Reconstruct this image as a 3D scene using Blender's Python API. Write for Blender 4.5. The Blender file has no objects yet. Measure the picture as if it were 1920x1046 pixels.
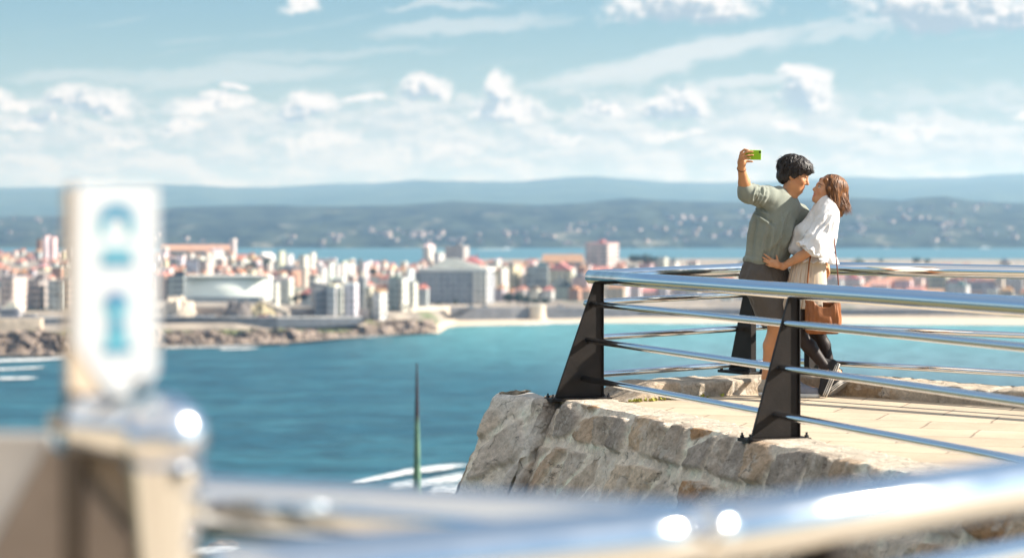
import bpy, bmesh, math, random
import numpy as np
from mathutils import Vector, Matrix
R = math.radians
SC = bpy.context.scene
COL = SC.collection
rnd = random.Random(7)

# ------------------------------------------------------------------ camera, light, exposure
F, HOR, CAMZ = 4267.0, 405.0, 1.345          # focal length in photo pixels, horizon row, eye height over the terrace
cd = bpy.data.cameras.new('camera')
cam = bpy.data.objects.new('camera', cd)
COL.objects.link(cam)
cam.location = (0, 0, CAMZ)
cam.rotation_euler = (R(90), 0, 0)
cd.sensor_width = 36.0
cd.lens = F * 36.0 / 1920.0
cd.shift_y = -(523 - HOR) / 1920.0
cd.clip_start = 0.05
cd.clip_end = 60000
cd.dof.use_dof = True
cd.dof.focus_distance = 16.3
cd.dof.aperture_fstop = 1.95
SC.camera = cam
SUN_AZ, SUN_EL = R(87), R(31)
SUN = Vector((math.sin(SUN_AZ) * math.cos(SUN_EL), math.cos(SUN_AZ) * math.cos(SUN_EL), math.sin(SUN_EL)))
sl = bpy.data.lights.new('sun', 'SUN')
sl.energy = 4.6
sl.angle = R(0.53)
sl.color = (1.0, 0.93, 0.82)
so = bpy.data.objects.new('sun', sl)
so.rotation_euler = SUN.to_track_quat('Z', 'Y').to_euler()
so.location = (30, 20, 40)
COL.objects.link(so)
SC.view_settings.view_transform = 'Standard'
SC.view_settings.look = 'None'
SC.view_settings.exposure = 1.3
SC.view_settings.gamma = 1.0
SC.cycles.use_denoising = True
SC.cycles.max_bounces = 6
SC.cycles.volume_bounces = 0
SC.cycles.sample_clamp_indirect = 8.0
SC.cycles.caustics_reflective = False
SC.cycles.caustics_refractive = False

# ------------------------------------------------------------------ sky with clouds
world = bpy.data.worlds.new('World')
SC.world = world
world.use_nodes = True
NT = world.node_tree
NT.nodes.clear()

class NB:
    """tiny node builder"""
    def __init__(s, nt): s.nt = nt
    def n(s, t, **kw):
        nd = s.nt.nodes.new(t)
        for k, v in kw.items(): setattr(nd, k, v)
        return nd
    def put(s, sock, v):
        if isinstance(v, bpy.types.NodeSocket): s.nt.links.new(v, sock)
        elif v is not None: sock.default_value = v
    def m(s, op, a, b=None, c=None, clamp=False):
        nd = s.n('ShaderNodeMath', operation=op, use_clamp=clamp)
        s.put(nd.inputs[0], a)
        if b is not None: s.put(nd.inputs[1], b)
        if c is not None: s.put(nd.inputs[2], c)
        return nd.outputs[0]
    def v(s, op, a, b=None, scale=None):
        nd = s.n('ShaderNodeVectorMath', operation=op)
        s.put(nd.inputs[0], a)
        if b is not None: s.put(nd.inputs[1], b)
        if scale is not None: s.put(nd.inputs['Scale'], scale)
        return nd.outputs[1] if op in ('LENGTH', 'DOT_PRODUCT', 'DISTANCE') else nd.outputs[0]
    def v3(s, op, a, b, c):
        nd = s.n('ShaderNodeVectorMath', operation=op)
        s.put(nd.inputs[0], a); s.put(nd.inputs[1], b); s.put(nd.inputs[2], c)
        return nd.outputs[0]
    def sep(s, a):
        nd = s.n('ShaderNodeSeparateXYZ'); s.put(nd.inputs[0], a); return nd.outputs
    def comb(s, x, y, z=0.0):
        nd = s.n('ShaderNodeCombineXYZ'); s.put(nd.inputs[0], x); s.put(nd.inputs[1], y); s.put(nd.inputs[2], z); return nd.outputs[0]
    def noise(s, vec, scale, detail=4, rough=.55, lac=2.0, dist=0.0, col=False):
        nd = s.n('ShaderNodeTexNoise'); s.put(nd.inputs['Vector'], vec)
        nd.inputs['Scale'].default_value = scale; nd.inputs['Detail'].default_value = detail
        nd.inputs['Roughness'].default_value = rough; nd.inputs['Lacunarity'].default_value = lac
        nd.inputs['Distortion'].default_value = dist
        return nd.outputs['Color' if col else 'Fac']
    def ss(s, x, a, b, lo=0.0, hi=1.0):
        nd = s.n('ShaderNodeMapRange', interpolation_type='SMOOTHSTEP')
        s.put(nd.inputs[0], x); s.put(nd.inputs[1], a); s.put(nd.inputs[2], b); s.put(nd.inputs[3], lo); s.put(nd.inputs[4], hi)
        return nd.outputs[0]
    def lin(s, x, a, b, lo=0.0, hi=1.0):
        nd = s.n('ShaderNodeMapRange')
        s.put(nd.inputs[0], x); s.put(nd.inputs[1], a); s.put(nd.inputs[2], b); s.put(nd.inputs[3], lo); s.put(nd.inputs[4], hi)
        return nd.outputs[0]
    def mix(s, f, a, b, mode='MIX'):
        nd = s.n('ShaderNodeMix', data_type='RGBA', blend_type=mode)
        s.put(nd.inputs[0], f)
        for k, v in ((6, a), (7, b)):
            if isinstance(v, tuple) and len(v) == 3: v = (*v, 1)
            s.put(nd.inputs[k], v)
        return nd.outputs[2]

w = NB(NT)
tc = w.n('ShaderNodeTexCoord').outputs['Generated']
sx, sy, sz = w.sep(tc)
U = w.m('MULTIPLY', w.m('ARCTAN2', sx, sy), 4.267)
hyp = w.m('SQRT', w.m('ADD', w.m('MULTIPLY', sx, sx), w.m('MULTIPLY', sy, sy)))
V = w.m('MULTIPLY', w.m('DIVIDE', sz, w.m('MAXIMUM', hyp, .02)), 4.267)
UV = w.comb(U, V)
sky = w.n('ShaderNodeTexSky', sky_type='NISHITA', sun_disc=False, sun_elevation=SUN_EL, sun_rotation=SUN_AZ,
          altitude=50, air_density=1.0, dust_density=0.6, ozone_density=1.4)
SKYS = 0.064
# cumulus: (px, py, half width, height above, height below) where each bank stands in the sky
CUM = [(170, 212, 88, 42, 16), (48, 212, 46, 26, 14), (-20, 200, 50, 30, 14), (578, 205, 72, 40, 14), (398, 203, 62, 30, 12),
       (345, 240, 44, 20, 9), (600, 268, 72, 24, 12), (800, 172, 54, 44, 20), (792, 150, 28, 28, 20), (690, 188, 36, 14, 8),
       (948, 212, 80, 36, 16), (936, 175, 34, 40, 26), (1124, 210, 62, 22, 12), (1268, 212, 72, 48, 16), (1512, 165, 52, 46, 44),
       (1490, 132, 44, 20, 14), (1290, 12, 150, 46, 34), (1760, 30, 185, 62, 36), (1890, 50, 120, 50, 26), (566, 26, 36, 26, 14),
       (745, 290, 40, 26, 10), (850, 292, 58, 22, 9), (1060, 270, 40, 18, 8), (1905, 215, 26, 14, 7), (1480, 240, 44, 16, 8),
       (440, 170, 26, 10, 6), (1700, 250, 90, 20, 8), (1400, 285, 60, 14, 7), (230, 268, 40, 14, 7), (80, 250, 60, 14, 7),
       (1250, 262, 70, 16, 8), (2200, 150, 200, 70, 36)]
def field_group(nm, banks):
    g = bpy.data.node_groups.new(nm, 'ShaderNodeTree')
    g.interface.new_socket('Vector', in_out='INPUT', socket_type='NodeSocketVector')
    g.interface.new_socket('Value', in_out='OUTPUT', socket_type='NodeSocketFloat')
    q = NB(g)
    gi = q.n('NodeGroupInput').outputs[0]
    acc = None
    for (px, py, hw, up, dn) in banks:
        src = gi if acc is None else q.v3('MULTIPLY_ADD', acc, (1e-7, 1e-7, 1e-7), gi)      # each bank waits for the one before, keeps the shader's memory small
        d = q.v('SUBTRACT', src, ((px - 960) / 1000, (HOR - py) / 1000, 0))
        x, y, _ = q.sep(d)
        yy = q.m('MAXIMUM', q.m('MULTIPLY', y, 1000 / up), q.m('MULTIPLY', y, -1000 / dn))
        r = q.v('LENGTH', q.comb(q.m('MULTIPLY', x, 1000 / hw), yy))
        sv = q.m('SUBTRACT', 1.0, r)
        acc = sv if acc is None else q.m('MAXIMUM', acc, sv)
    go = q.n('NodeGroupOutput')
    g.links.new(acc, go.inputs[0])
    return g
G1 = field_group('cloud_field', CUM); G2 = field_group('cloud_shade', [c for c in CUM if c[3] >= 34])
def cloudfield(vec, g):
    nd = w.n('ShaderNodeGroup', node_tree=g); w.put(nd.inputs[0], vec); return nd.outputs[0]
warp = w.v('SCALE', w.v('SUBTRACT', w.noise(UV, 8, 2, .5, col=True), (.5, .5, .5)), scale=.07)
warp2 = w.v('SCALE', w.v('SUBTRACT', w.noise(UV, 26, 4, .62, col=True), (.5, .5, .5)), scale=.040)
UVw = w.v('ADD', UV, w.v('ADD', warp, warp2))
SH = (.012, .013, 0)                                      # step towards the sun, for the lit side of each bank
fbs = w.v('MULTIPLY', UV, (1, 1.2, 1))
fb = w.noise(fbs, 17, 6, .60)
fb2 = w.noise(w.v('ADD', fbs, SH), 17, 5, .60)
f1 = w.m('ADD', cloudfield(UVw, G1), w.m('MULTIPLY', w.m('SUBTRACT', fb, .5), 1.35))
g2 = w.m('MAXIMUM', cloudfield(w.v('ADD', UVw, (.022, .026, 0)), G2), -.2)
cum = w.ss(f1, -.20, .46)
lit = w.ss(w.m('SUBTRACT', w.m('MULTIPLY', w.m('SUBTRACT', fb, fb2), 2.6), w.m('MULTIPLY', g2, .75)), -.50, .20)
# thin streaks of high cloud
ang = R(9)
ca, sa = math.cos(ang), math.sin(ang)
Ur = w.m('ADD', w.m('MULTIPLY', U, ca), w.m('MULTIPLY', V, sa))
Vr = w.m('SUBTRACT', w.m('MULTIPLY', V, ca), w.m('MULTIPLY', U, sa))
strk = w.noise(w.comb(w.m('MULTIPLY', Ur, 1.3), w.m('MULTIPLY', Vr, 15)), 2.2, 4, .6)
cir = w.ss(strk, .56, .82, 0, .55)
UVc = w.v('ADD', UV, w.v('SCALE', w.v('ADD', warp, warp2), scale=.7))
def streak(px, py, ln, ry, deg, amt):
    a = R(deg)
    d = w.v('SUBTRACT', w.v3('MULTIPLY_ADD', cir, (1e-7, 1e-7, 1e-7), UVc), ((px - 960) / 1000, (HOR - py) / 1000, 0))
    x, y, _ = w.sep(d)
    xr = w.m('ADD', w.m('MULTIPLY', x, math.cos(a) * 1000 / ln), w.m('MULTIPLY', y, math.sin(a) * 1000 / ln))
    yr = w.m('SUBTRACT', w.m('MULTIPLY', y, math.cos(a) * 1000 / ry), w.m('MULTIPLY', x, math.sin(a) * 1000 / ry))
    s_ = w.m('SUBTRACT', 1.0, w.v('LENGTH', w.comb(xr, yr)))
    return w.m('MULTIPLY', w.ss(w.m('ADD', s_, w.m('MULTIPLY', w.m('SUBTRACT', strk, .5), 1.3)), 0, .6), amt)
for a in [(1290, 108, 340, 34, 11, .9), (880, 46, 260, 24, 4, .6), (430, 140, 330, 26, 3, .5), (1400, 155, 170, 16, 9, .8), (120, 150, 150, 18, 2, .45),
          (1560, 70, 120, 20, 8, .6), (620, 100, 260, 14, 3, .35), (830, 4, 140, 10, 2, .6), (1750, 185, 200, 20, 4, .4), (240, 155, 120, 14, -4, .4)]:
    cir = w.m('MAXIMUM', cir, streak(*a))
# long bank of far cloud heaped up over the horizon
bv = w.comb(w.m('MULTIPLY', U, 1.0), w.m('MULTIPLY', V, 2.3))
bv = w.v('ADD', bv, warp2)
bank_n = w.noise(bv, 8, 6, .60)
bank_d = w.noise(w.v('ADD', bv, (.014, .030, 0)), 8, 5, .60)
lowm = w.m('MULTIPLY', w.ss(V, .262, .17), w.ss(V, .02, .12, .55, 1.0))
bank = w.m('MULTIPLY', w.ss(V, .27, .20), w.ss(w.m('ADD', bank_n, w.m('MULTIPLY', lowm, .14)), .47, .66))
blit = w.ss(w.m('SUBTRACT', bank_n, bank_d), -.12, .13)
low = w.ss(V, 3.0, .5)
front = w.ss(sy, -.15, .35)
tint = w.mix(low, (.80, 1.0, 1.10), (.53, .67, .76))
tint = w.mix(w.m('MULTIPLY', low, w.m('SUBTRACT', 1.0, front)), tint, (.30, .52, .70))
base = w.v('SCALE', w.v('MULTIPLY', sky.outputs[0], tint), scale=SKYS)
K = 2 ** -1.3                                            # so that the cloud whites below read as picture values
base = w.mix(w.ss(V, .9, 3.0, 0, .5), base, (.50 * K, .62 * K, .74 * K))                # thin veil of high cloud overhead
hz = w.ss(V, .40, .02)
base = w.mix(w.m('MULTIPLY', w.m('MULTIPLY', hz, front), .8), base, (.60 * K, .73 * K, .79 * K))
base = w.mix(w.m('MULTIPLY', w.m('MULTIPLY', bank, front), .75), base, w.mix(blit, (.62 * K, .71 * K, .76 * K), (.92 * K, .93 * K, .93 * K)))
base = w.mix(w.m('MULTIPLY', cir, .85), base, (.82 * K, .87 * K, .89 * K))
ccol = w.mix(lit, (.44 * K, .55 * K, .64 * K), (1.02 * K, 1.01 * K, 1.0 * K))
farfade = w.ss(V, .08, .20, .5, .98)
base = w.mix(w.m('MULTIPLY', cum, farfade), base, ccol)
# added fill light: an unseen bright cloud bank behind the lookout lifts the shade
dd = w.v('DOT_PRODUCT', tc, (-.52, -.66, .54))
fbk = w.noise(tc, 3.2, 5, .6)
fill_bank = w.m('MULTIPLY', w.ss(dd, .05, .55), w.m('MULTIPLY', w.ss(sz, .22, .48), w.ss(fbk, .34, .56)))
base = w.mix(fill_bank, base, (1.05 * K, 1.02 * K, .97 * K))
bg = w.n('ShaderNodeBackground')
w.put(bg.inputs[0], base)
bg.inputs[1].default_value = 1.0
wo = w.n('ShaderNodeOutputWorld')
NT.links.new(bg.outputs[0], wo.inputs[0])

world.cycles.sampling_method = 'MANUAL'
world.cycles.sample_map_resolution = 256

# ------------------------------------------------------------------ helpers
def at(px, py, Y): return Vector(((px - 960) * Y / F, Y, CAMZ - (py - HOR) * Y / F))
def gx(px, Y): return (px - 960) * Y / F
def gz(py, Y): return CAMZ - (py - HOR) * Y / F
def rgba(c): return (c[0], c[1], c[2], 1.0)

def mat(name, col=(.5, .5, .5), rough=.6, metal=0.0, var=0.0, vscale=6.0, bump=0.0, bscale=40.0, attr=None, objcol=False, spec=.5, detail=5, sheen=0.0, sss=0.0, vcol=None):
    m = bpy.data.materials.new(name); m.use_nodes = True
    b = NB(m.node_tree)
    p = m.node_tree.nodes['Principled BSDF']
    co = b.n('ShaderNodeTexCoord').outputs['Object']
    c = rgba(col)
    if attr:
        an = b.n('ShaderNodeAttribute', attribute_name=attr); c = an.outputs['Color']
    if objcol:
        c = b.n('ShaderNodeObjectInfo').outputs['Color']
    if var > 0:
        f = b.lin(b.noise(co, vscale, detail, .6), .3, .7, 1 - var, 1 + var)
        c = b.mix(1.0, c, b.comb(f, f, f), 'MULTIPLY')
        if vcol: c = b.mix(b.ss(b.noise(co, vscale * .6, 4, .6), .52, .68), c, rgba(vcol))
    b.put(p.inputs['Base Color'], c)
    p.inputs['Roughness'].default_value = rough
    p.inputs['Metallic'].default_value = metal
    p.inputs['Specular IOR Level'].default_value = spec
    if sss: 
        p.inputs['Subsurface Weight'].default_value = sss
        p.inputs['Subsurface Radius'].default_value = (.012, .005, .003)
        p.inputs['Subsurface Scale'].default_value = 1.0
    if sheen: p.inputs['Sheen Weight'].default_value = sheen
    if bump > 0:
        bn = b.n('ShaderNodeBump'); bn.inputs['Strength'].default_value = bump; bn.inputs['Distance'].default_value = .02
        b.put(bn.inputs['Height'], b.noise(co, bscale, 6, .62)); b.put(p.inputs['Normal'], bn.outputs[0])
    return m

def obj(name, verts, faces, m=None, parent=None, smooth=False, loc=None, cols=None):
    me = bpy.data.meshes.new(name)
    if isinstance(verts, np.ndarray): verts = verts.tolist()
    if isinstance(faces, np.ndarray): faces = faces.tolist()
    me.from_pydata(verts, [], faces)
    if smooth: me.polygons.foreach_set('use_smooth', np.ones(len(me.polygons), dtype=bool))
    if m is not None: me.materials.append(m)
    if cols is not None:
        ca = me.color_attributes.new('Col', 'FLOAT_COLOR', 'POINT')
        arr = np.ones((len(me.vertices), 4), dtype=np.float32); arr[:, :3] = cols
        ca.data.foreach_set('color', arr.ravel())
    me.update()
    o = bpy.data.objects.new(name, me); COL.objects.link(o)
    if loc is not None: o.location = loc
    if parent is not None:
        o.parent = parent
    return o

def tag(o, label=None, cat=None, group=None, kind=None):
    if label: o['label'] = label
    if cat: o['category'] = cat
    if group: o['group'] = group
    if kind: o['kind'] = kind
    return o
def thing(name, loc, label, cat, group=None, rotz=0):
    o = bpy.data.objects.new(name, None); COL.objects.link(o); o.location = loc; o.rotation_euler = (0, 0, rotz)
    o.empty_display_size = .2
    return tag(o, label, cat, group)

class MB:
    """collects shapes for ONE mesh"""
    def __init__(s): s.v = []; s.f = []
    def add(s, vs, fs):
        k = len(s.v); s.v += [tuple(p) for p in vs]; s.f += [tuple(i + k for i in f) for f in fs]; return s
    def box(s, c, d, rz=0.0, M=None):
        c = Vector(c); hx, hy, hz = d[0] / 2, d[1] / 2, d[2] / 2
        rm = M if M is not None else Matrix.Rotation(rz, 3, 'Z')
        vs = [c + rm @ Vector((x, y, z)) for z in (-hz, hz) for x, y in ((-hx, -hy), (hx, -hy), (hx, hy), (-hx, hy))]
        return s.add(vs, [(3, 2, 1, 0), (4, 5, 6, 7), (0, 1, 5, 4), (1, 2, 6, 5), (2, 3, 7, 6), (3, 0, 4, 7)])
    def prism(s, poly, z0, z1):
        n = len(poly)
        vs = [(x, y, z0) for x, y in poly] + [(x, y, z1) for x, y in poly]
        return s.add(vs, [tuple(range(n))[::-1], tuple(range(n, 2 * n))] + [(i, (i + 1) % n, n + (i + 1) % n, n + i) for i in range(n)])
    def tube(s, pts, r, seg=12, cap=True):
        pts = [Vector(p) for p in pts]; n = len(pts)
        rs = r if isinstance(r, (list, tuple)) else [r] * n
        vs = []; fs = []
        ref = None
        for i, p in enumerate(pts):
            d = (pts[min(i + 1, n - 1)] - pts[max(i - 1, 0)]).normalized()
            if ref is None:
                ref = Vector((0, 0, 1)) if abs(d.z) < .9 else Vector((1, 0, 0))
            a = d.cross(ref).normalized(); b_ = a.cross(d).normalized(); ref = b_
            for k in range(seg):
                t = 2 * math.pi * k / seg
                vs.append(p + (a * math.cos(t) + b_ * math.sin(t)) * rs[i])
        for i in range(n - 1):
            for k in range(seg):
                k2 = (k + 1) % seg
                fs.append((i * seg + k, i * seg + k2, (i + 1) * seg + k2, (i + 1) * seg + k))
        if cap:
            fs.append(tuple(range(seg))[::-1]); fs.append(tuple(range((n - 1) * seg, n * seg)))
        return s.add(vs, fs)
    def sphere(s, c, r, nu=16, nv=10, sc=(1, 1, 1)):
        vs = [(c[0], c[1], c[2] + r * sc[2])]; fs = []
        for j in range(1, nv):
            th = math.pi * j / nv
            for i in range(nu):
                ph = 2 * math.pi * i / nu
                vs.append((c[0] + r * sc[0] * math.sin(th) * math.cos(ph), c[1] + r * sc[1] * math.sin(th) * math.sin(ph), c[2] + r * sc[2] * math.cos(th)))
        vs.append((c[0], c[1], c[2] - r * sc[2]))
        for i in range(nu): fs.append((0, 1 + i, 1 + (i + 1) % nu))
        for j in range(nv - 2):
            for i in range(nu):
                a = 1 + j * nu + i; b_ = 1 + j * nu + (i + 1) % nu
                fs.append((a, a + nu, b_ + nu, b_))
        L = len(vs) - 1
        for i in range(nu): fs.append((L, 1 + (nv - 2) * nu + (i + 1) % nu, 1 + (nv - 2) * nu + i))
        return s.add(vs, fs)
    def build(s, name, m, parent=None, smooth=False, loc=None):
        return obj(name, s.v, s.f, m, parent, smooth, loc)

def autosmooth(o, ang=35):
    me = o.data
    bm = bmesh.new(); bm.from_mesh(me)
    bm.normal_update()
    for f in bm.faces: f.smooth = True
    for e in bm.edges:
        if len(e.link_faces) == 2 and e.calc_face_angle(0) > R(ang): e.smooth = False
    bm.to_mesh(me); bm.free()
    return o
def bevel(o, wd=.004, seg=2):
    bm = bmesh.new(); bm.from_mesh(o.data)
    bmesh.ops.bevel(bm, geom=[e for e in bm.edges if len(e.link_faces) == 2 and e.calc_face_angle(0) > R(40)], offset=wd, segments=seg, affect='EDGES', profile=.6)
    bm.to_mesh(o.data); bm.free(); return o

# numpy value noise
def _h(ix, iy, iz, seed=0):
    n = (ix.astype(np.int64) * 374761393 + iy.astype(np.int64) * 668265263 + iz.astype(np.int64) * 2147483647 + seed * 974711) & 0xffffffff
    n = ((n ^ (n >> 13)) * 1274126177) & 0xffffffff
    return ((n ^ (n >> 16)) & 0xffff) / 65535.0
def vnoise(p, seed=0):
    i = np.floor(p).astype(np.int64); f = p - i; u = f * f * (3 - 2 * f)
    out = 0
    for dx in (0, 1):
        for dy in (0, 1):
            for dz in (0, 1):
                wgt = (u[:, 0] if dx else 1 - u[:, 0]) * (u[:, 1] if dy else 1 - u[:, 1]) * (u[:, 2] if dz else 1 - u[:, 2])
                out = out + wgt * _h(i[:, 0] + dx, i[:, 1] + dy, i[:, 2] + dz, seed)
    return out
def fbm(p, oct=4, seed=0, gain=.5):
    a, s, t = 1.0, 0.0, 0.0
    p = np.asarray(p, dtype=float)
    for k in range(oct):
        s = s + a * (vnoise(p, seed + k) - .5) * 2; t += a; a *= gain; p = p * 2.03 + 11.7
    return s / t
def grid_faces(nu, nv):
    i = np.arange(nu - 1)[:, None] * nv + np.arange(nv - 1)[None, :]
    i = i.ravel()
    return np.stack([i, i + nv, i + nv + 1, i + 1], 1)
def smooth01(x, a, b):
    t = np.clip((x - a) / (b - a), 0, 1); return t * t * (3 - 2 * t)
def cells(u, v, seed=0, jit=.85):
    """jittered-grid Voronoi: distance to nearest and second nearest seed, id hash, offset to the seed"""
    iu, iv = np.floor(u).astype(int), np.floor(v).astype(int)
    z = np.zeros_like(iu)
    f1 = np.full(u.shape, 9.0); f2 = np.full(u.shape, 9.0); hid = np.zeros(u.shape); du = np.zeros(u.shape); dv = np.zeros(u.shape)
    for a in (-1, 0, 1):
        for b in (-1, 0, 1):
            cu = iu + a + .5 + jit * (_h(iu + a, iv + b, z, seed) - .5); cv = iv + b + .5 + jit * (_h(iu + a, iv + b, z, seed + 1) - .5)
            d = np.hypot(u - cu, v - cv); h = _h(iu + a, iv + b, z, seed + 2)
            near = d < f1
            f2 = np.where(near, f1, np.minimum(f2, d))
            hid = np.where(near, h, hid); du = np.where(near, u - cu, du); dv = np.where(near, v - cv, dv)
            f1 = np.where(near, d, f1)
    return f1, f2, hid, du, dv
# ------------------------------------------------------------------ terrain, sea, hills
def stex(m): return NB(m.node_tree), m.node_tree.nodes['Principled BSDF']
SEA = -55.0
HS = CAMZ - SEA
def ysea(py): return HS * F / (py - HOR)

def sea_material():
    m = bpy.data.materials.new('sea_water'); m.use_nodes = True
    b, p = stex(m)
    pos = b.n('ShaderNodeNewGeometry').outputs['Position']
    x, y, z = b.sep(pos)
    edge = b.m('ADD', y, b.m('MULTIPLY', b.noise(pos, .004, 3), 160.0))
    t1 = b.m('MULTIPLY', b.ss(edge, 800, 1240), b.ss(x, -90, -10))                 # shallow sand bottom by the beach
    t1 = b.m('MULTIPLY', t1, b.ss(y, 1900, 1500))
    t2 = b.m('MULTIPLY', b.ss(edge, 560, 1000), b.ss(x, -10, 90))
    patch = b.ss(b.noise(b.v('MULTIPLY', pos, (.006, .014, 0)), 1.0, 5, .6), .42, .66)
    c = b.mix(patch, (.006, .062, .092), (.015, .092, .124))
    streaks = b.ss(b.noise(b.v('MULTIPLY', pos, (.022, .060, 0)), 1.0, 6, .68), .46, .60)
    c = b.mix(b.m('MULTIPLY', streaks, .7), c, (.026, .115, .148))
    c = b.mix(b.m('MULTIPLY', t2, .75), c, (.155, .235, .268))
    c = b.mix(b.m('MULTIPLY', t1, .75), c, (.105, .31, .33))
    rip = b.noise(b.v('MULTIPLY', pos, (.085, .11, 0)), 1.0, 6, .72)
    rk = b.lin(rip, .34, .66, .55, 1.38)
    c = b.mix(1.0, c, b.comb(rk, rk, rk), 'MULTIPLY')
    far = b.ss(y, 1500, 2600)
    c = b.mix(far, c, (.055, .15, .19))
    foam = b.ss(b.noise(b.v('MULTIPLY', pos, (.06, .20, 0)), 1.0, 6, .7), .70, .74, 0, .35)
    c = b.mix(b.m('MULTIPLY', foam, b.ss(y, 1000, 500)), c, (.5, .6, .62))
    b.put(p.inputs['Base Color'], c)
    p.inputs['Roughness'].default_value = .42
    p.inputs['Specular IOR Level'].default_value = .22
    bn = b.n('ShaderNodeBump'); bn.inputs['Strength'].default_value = .75; bn.inputs['Distance'].default_value = 1.2
    h = b.m('ADD', b.noise(b.v('MULTIPLY', pos, (.05, .13, 0)), 1.0, 5, .6), b.m('MULTIPLY', b.noise(b.v('MULTIPLY', pos, (.3, .6, 0)), 1.0, 4, .6), .3))
    b.put(bn.inputs['Height'], h); b.put(p.inputs['Normal'], bn.outputs[0])
    return m
sea = obj('sea', [(-6400, -850, SEA), (6400, -850, SEA), (6400, 14600, SEA), (-6400, 14600, SEA)], [(0, 1, 2, 3)], sea_material())
tag(sea, 'teal Atlantic water filling the bay below the terrace', kind='structure')

# headland the lookout stands on
def headland():
    nx, ny = 121, 141
    xs = np.linspace(-1, 1, nx); xs = np.sign(xs) * np.abs(xs) ** 1.7 * 700
    ys = -300 + 730 * np.linspace(0, 1, ny) ** .8
    X, Yg = np.meshgrid(xs, ys, indexing='ij')
    p = np.stack([X.ravel() * .05, Yg.ravel() * .05, 0 * X.ravel()], 1)
    d = np.maximum(Yg - 2 + np.maximum(np.abs(X - 6) - 12, 0) * .55, 0)
    Z = -4.6 - .138 * d
    back = smooth01(Yg, 2, -30)
    Z = Z + back * 2.5 + 15 * smooth01(Yg, -22, -170)
    Z += (fbm(p, 4, 3) * np.minimum(2.2, .05 * d.ravel() + .15)).reshape(Z.shape)
    Z = np.maximum(Z, SEA - 2.5)
    v = np.stack([X.ravel(), Yg.ravel(), Z.ravel()], 1)
    return obj('ground', v, grid_faces(nx, ny), mat('headland_turf', (.13, .12, .05), .95, var=.35, vscale=.08, vcol=(.26, .22, .13)), smooth=True)
tag(headland(), 'grassy slope of the headland falling to the sea', kind='structure')

# isthmus with the city: a sheet whose near edge is the shoreline
SHORE = [(-700, 690), (-200, 676), (0, 668), (130, 668), (300, 652), (420, 650), (520, 646), (620, 638), (700, 631), (790, 626), (822, 624), (832, 616), (860, 613), (1000, 610),
         (1040, 607), (1300, 607), (1600, 608.5), (1920, 611), (2400, 616), (3000, 640)]
SHX = np.array([a for a, _ in SHORE], float); SHY = np.array([ysea(b) for _, b in SHORE])
def shore_y(px): return float(np.interp(px, SHX, SHY))
def land_z(px, Y):
    """ground height of the isthmus under photo column px at distance Y"""
    d = Y - np.interp(px, SHX, SHY)
    beach = smooth01(px, 800, 850)
    cliff = SEA + 1 + 8.0 * smooth01(d, 26, 40) + 6.0 * smooth01(d, 60, 320) * smooth01(-px, -700, -200) + 9 * smooth01(d, 320, 900) * smooth01(-px, -700, 100)
    sand = SEA - .6 + .055 * np.minimum(d, 40) + 4.5 * smooth01(d, 43, 50) + 2.6 * smooth01(d, 52, 70) + 2.5 * smooth01(d, 80, 420) + 3 * smooth01(d, 420, 760)
    z = cliff * (1 - beach) + sand * beach
    back = smooth01(d, 1050, 1300)
    return z * (1 - back) + (SEA - 3) * back
def land_sheet():
    pxs = np.linspace(-700, 3000, 186); ds = np.concatenate([np.linspace(-8, 100, 46), np.linspace(112, 1320, 54)])
    PX, D = np.meshgrid(pxs, ds, indexing='ij')
    Yg = np.interp(PX, SHX, SHY) + D
    X = (PX - 960) * Yg / F
    Z = land_z(PX, Yg)
    v = np.stack([X.ravel(), Yg.ravel(), Z.ravel()], 1)
    m = bpy.data.materials.new('isthmus_ground'); m.use_nodes = True
    b, p = stex(m)
    pos = b.n('ShaderNodeNewGeometry').outputs['Position']
    x, y, z = b.sep(pos)
    n = b.noise(pos, .05, 5, .6)
    city = b.mix(b.ss(n, .35, .65), (.19, .165, .14), (.33, .285, .235))
    city = b.mix(b.ss(b.noise(pos, .02, 4), .58, .68), city, (.09, .12, .05))
    sand = b.mix(n, (.50, .41, .31), (.58, .49, .39))
    f = b.m('MULTIPLY', b.ss(x, -46, -34), b.ss(z, SEA + 2.75, SEA + 2.45))
    b.put(p.inputs['Base Color'], b.mix(f, city, sand)); p.inputs['Roughness'].default_value = .95
    return obj('terrain', v, grid_faces(len(pxs), len(ds)), m, smooth=True)
tag(land_sheet(), 'low isthmus carrying the city with a pale sand beach', kind='structure')

# hills on the far side of the bay
def ridge(name, Y0, Y1, prof, mt, label, rough=10, wn=.004, seed=1):
    """prof: list of (px, crest row); crest stands at Y1, foot at Y0 on the water"""
    pxs = np.linspace(-500, 2500, 420); ts = np.linspace(0, 1, 46)
    PX, T = np.meshgrid(pxs, ts, indexing='ij')
    Yg = Y0 + (Y1 - Y0) * T
    X = (PX - 960) * Yg / F
    top = np.interp(PX, [a for a, _ in prof], [b for _, b in prof])
    zt = CAMZ - (top - HOR) * Y1 / F
    h = (zt - SEA)
    shape = np.sin(np.minimum(T, .999) * math.pi / 2) ** .9
    p = np.stack([X.ravel() * wn, Yg.ravel() * wn, 0 * X.ravel()], 1)
    nz = fbm(p, 5, seed).reshape(X.shape)
    tree = fbm(p * 9, 3, seed + 9, .7).reshape(X.shape)
    Z = SEA - 2 + h * shape + rough * nz * np.minimum(1, T * 4) + tree * 3.0 * (Y1 / 6000) * np.minimum(1, T * 6)
    # back slope
    v = np.stack([X.ravel(), Yg.ravel(), Z.ravel()], 1)
    o = obj(name, v, grid_faces(len(pxs), len(ts)), mt, smooth=True)
    return tag(o, label, kind='structure')
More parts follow.
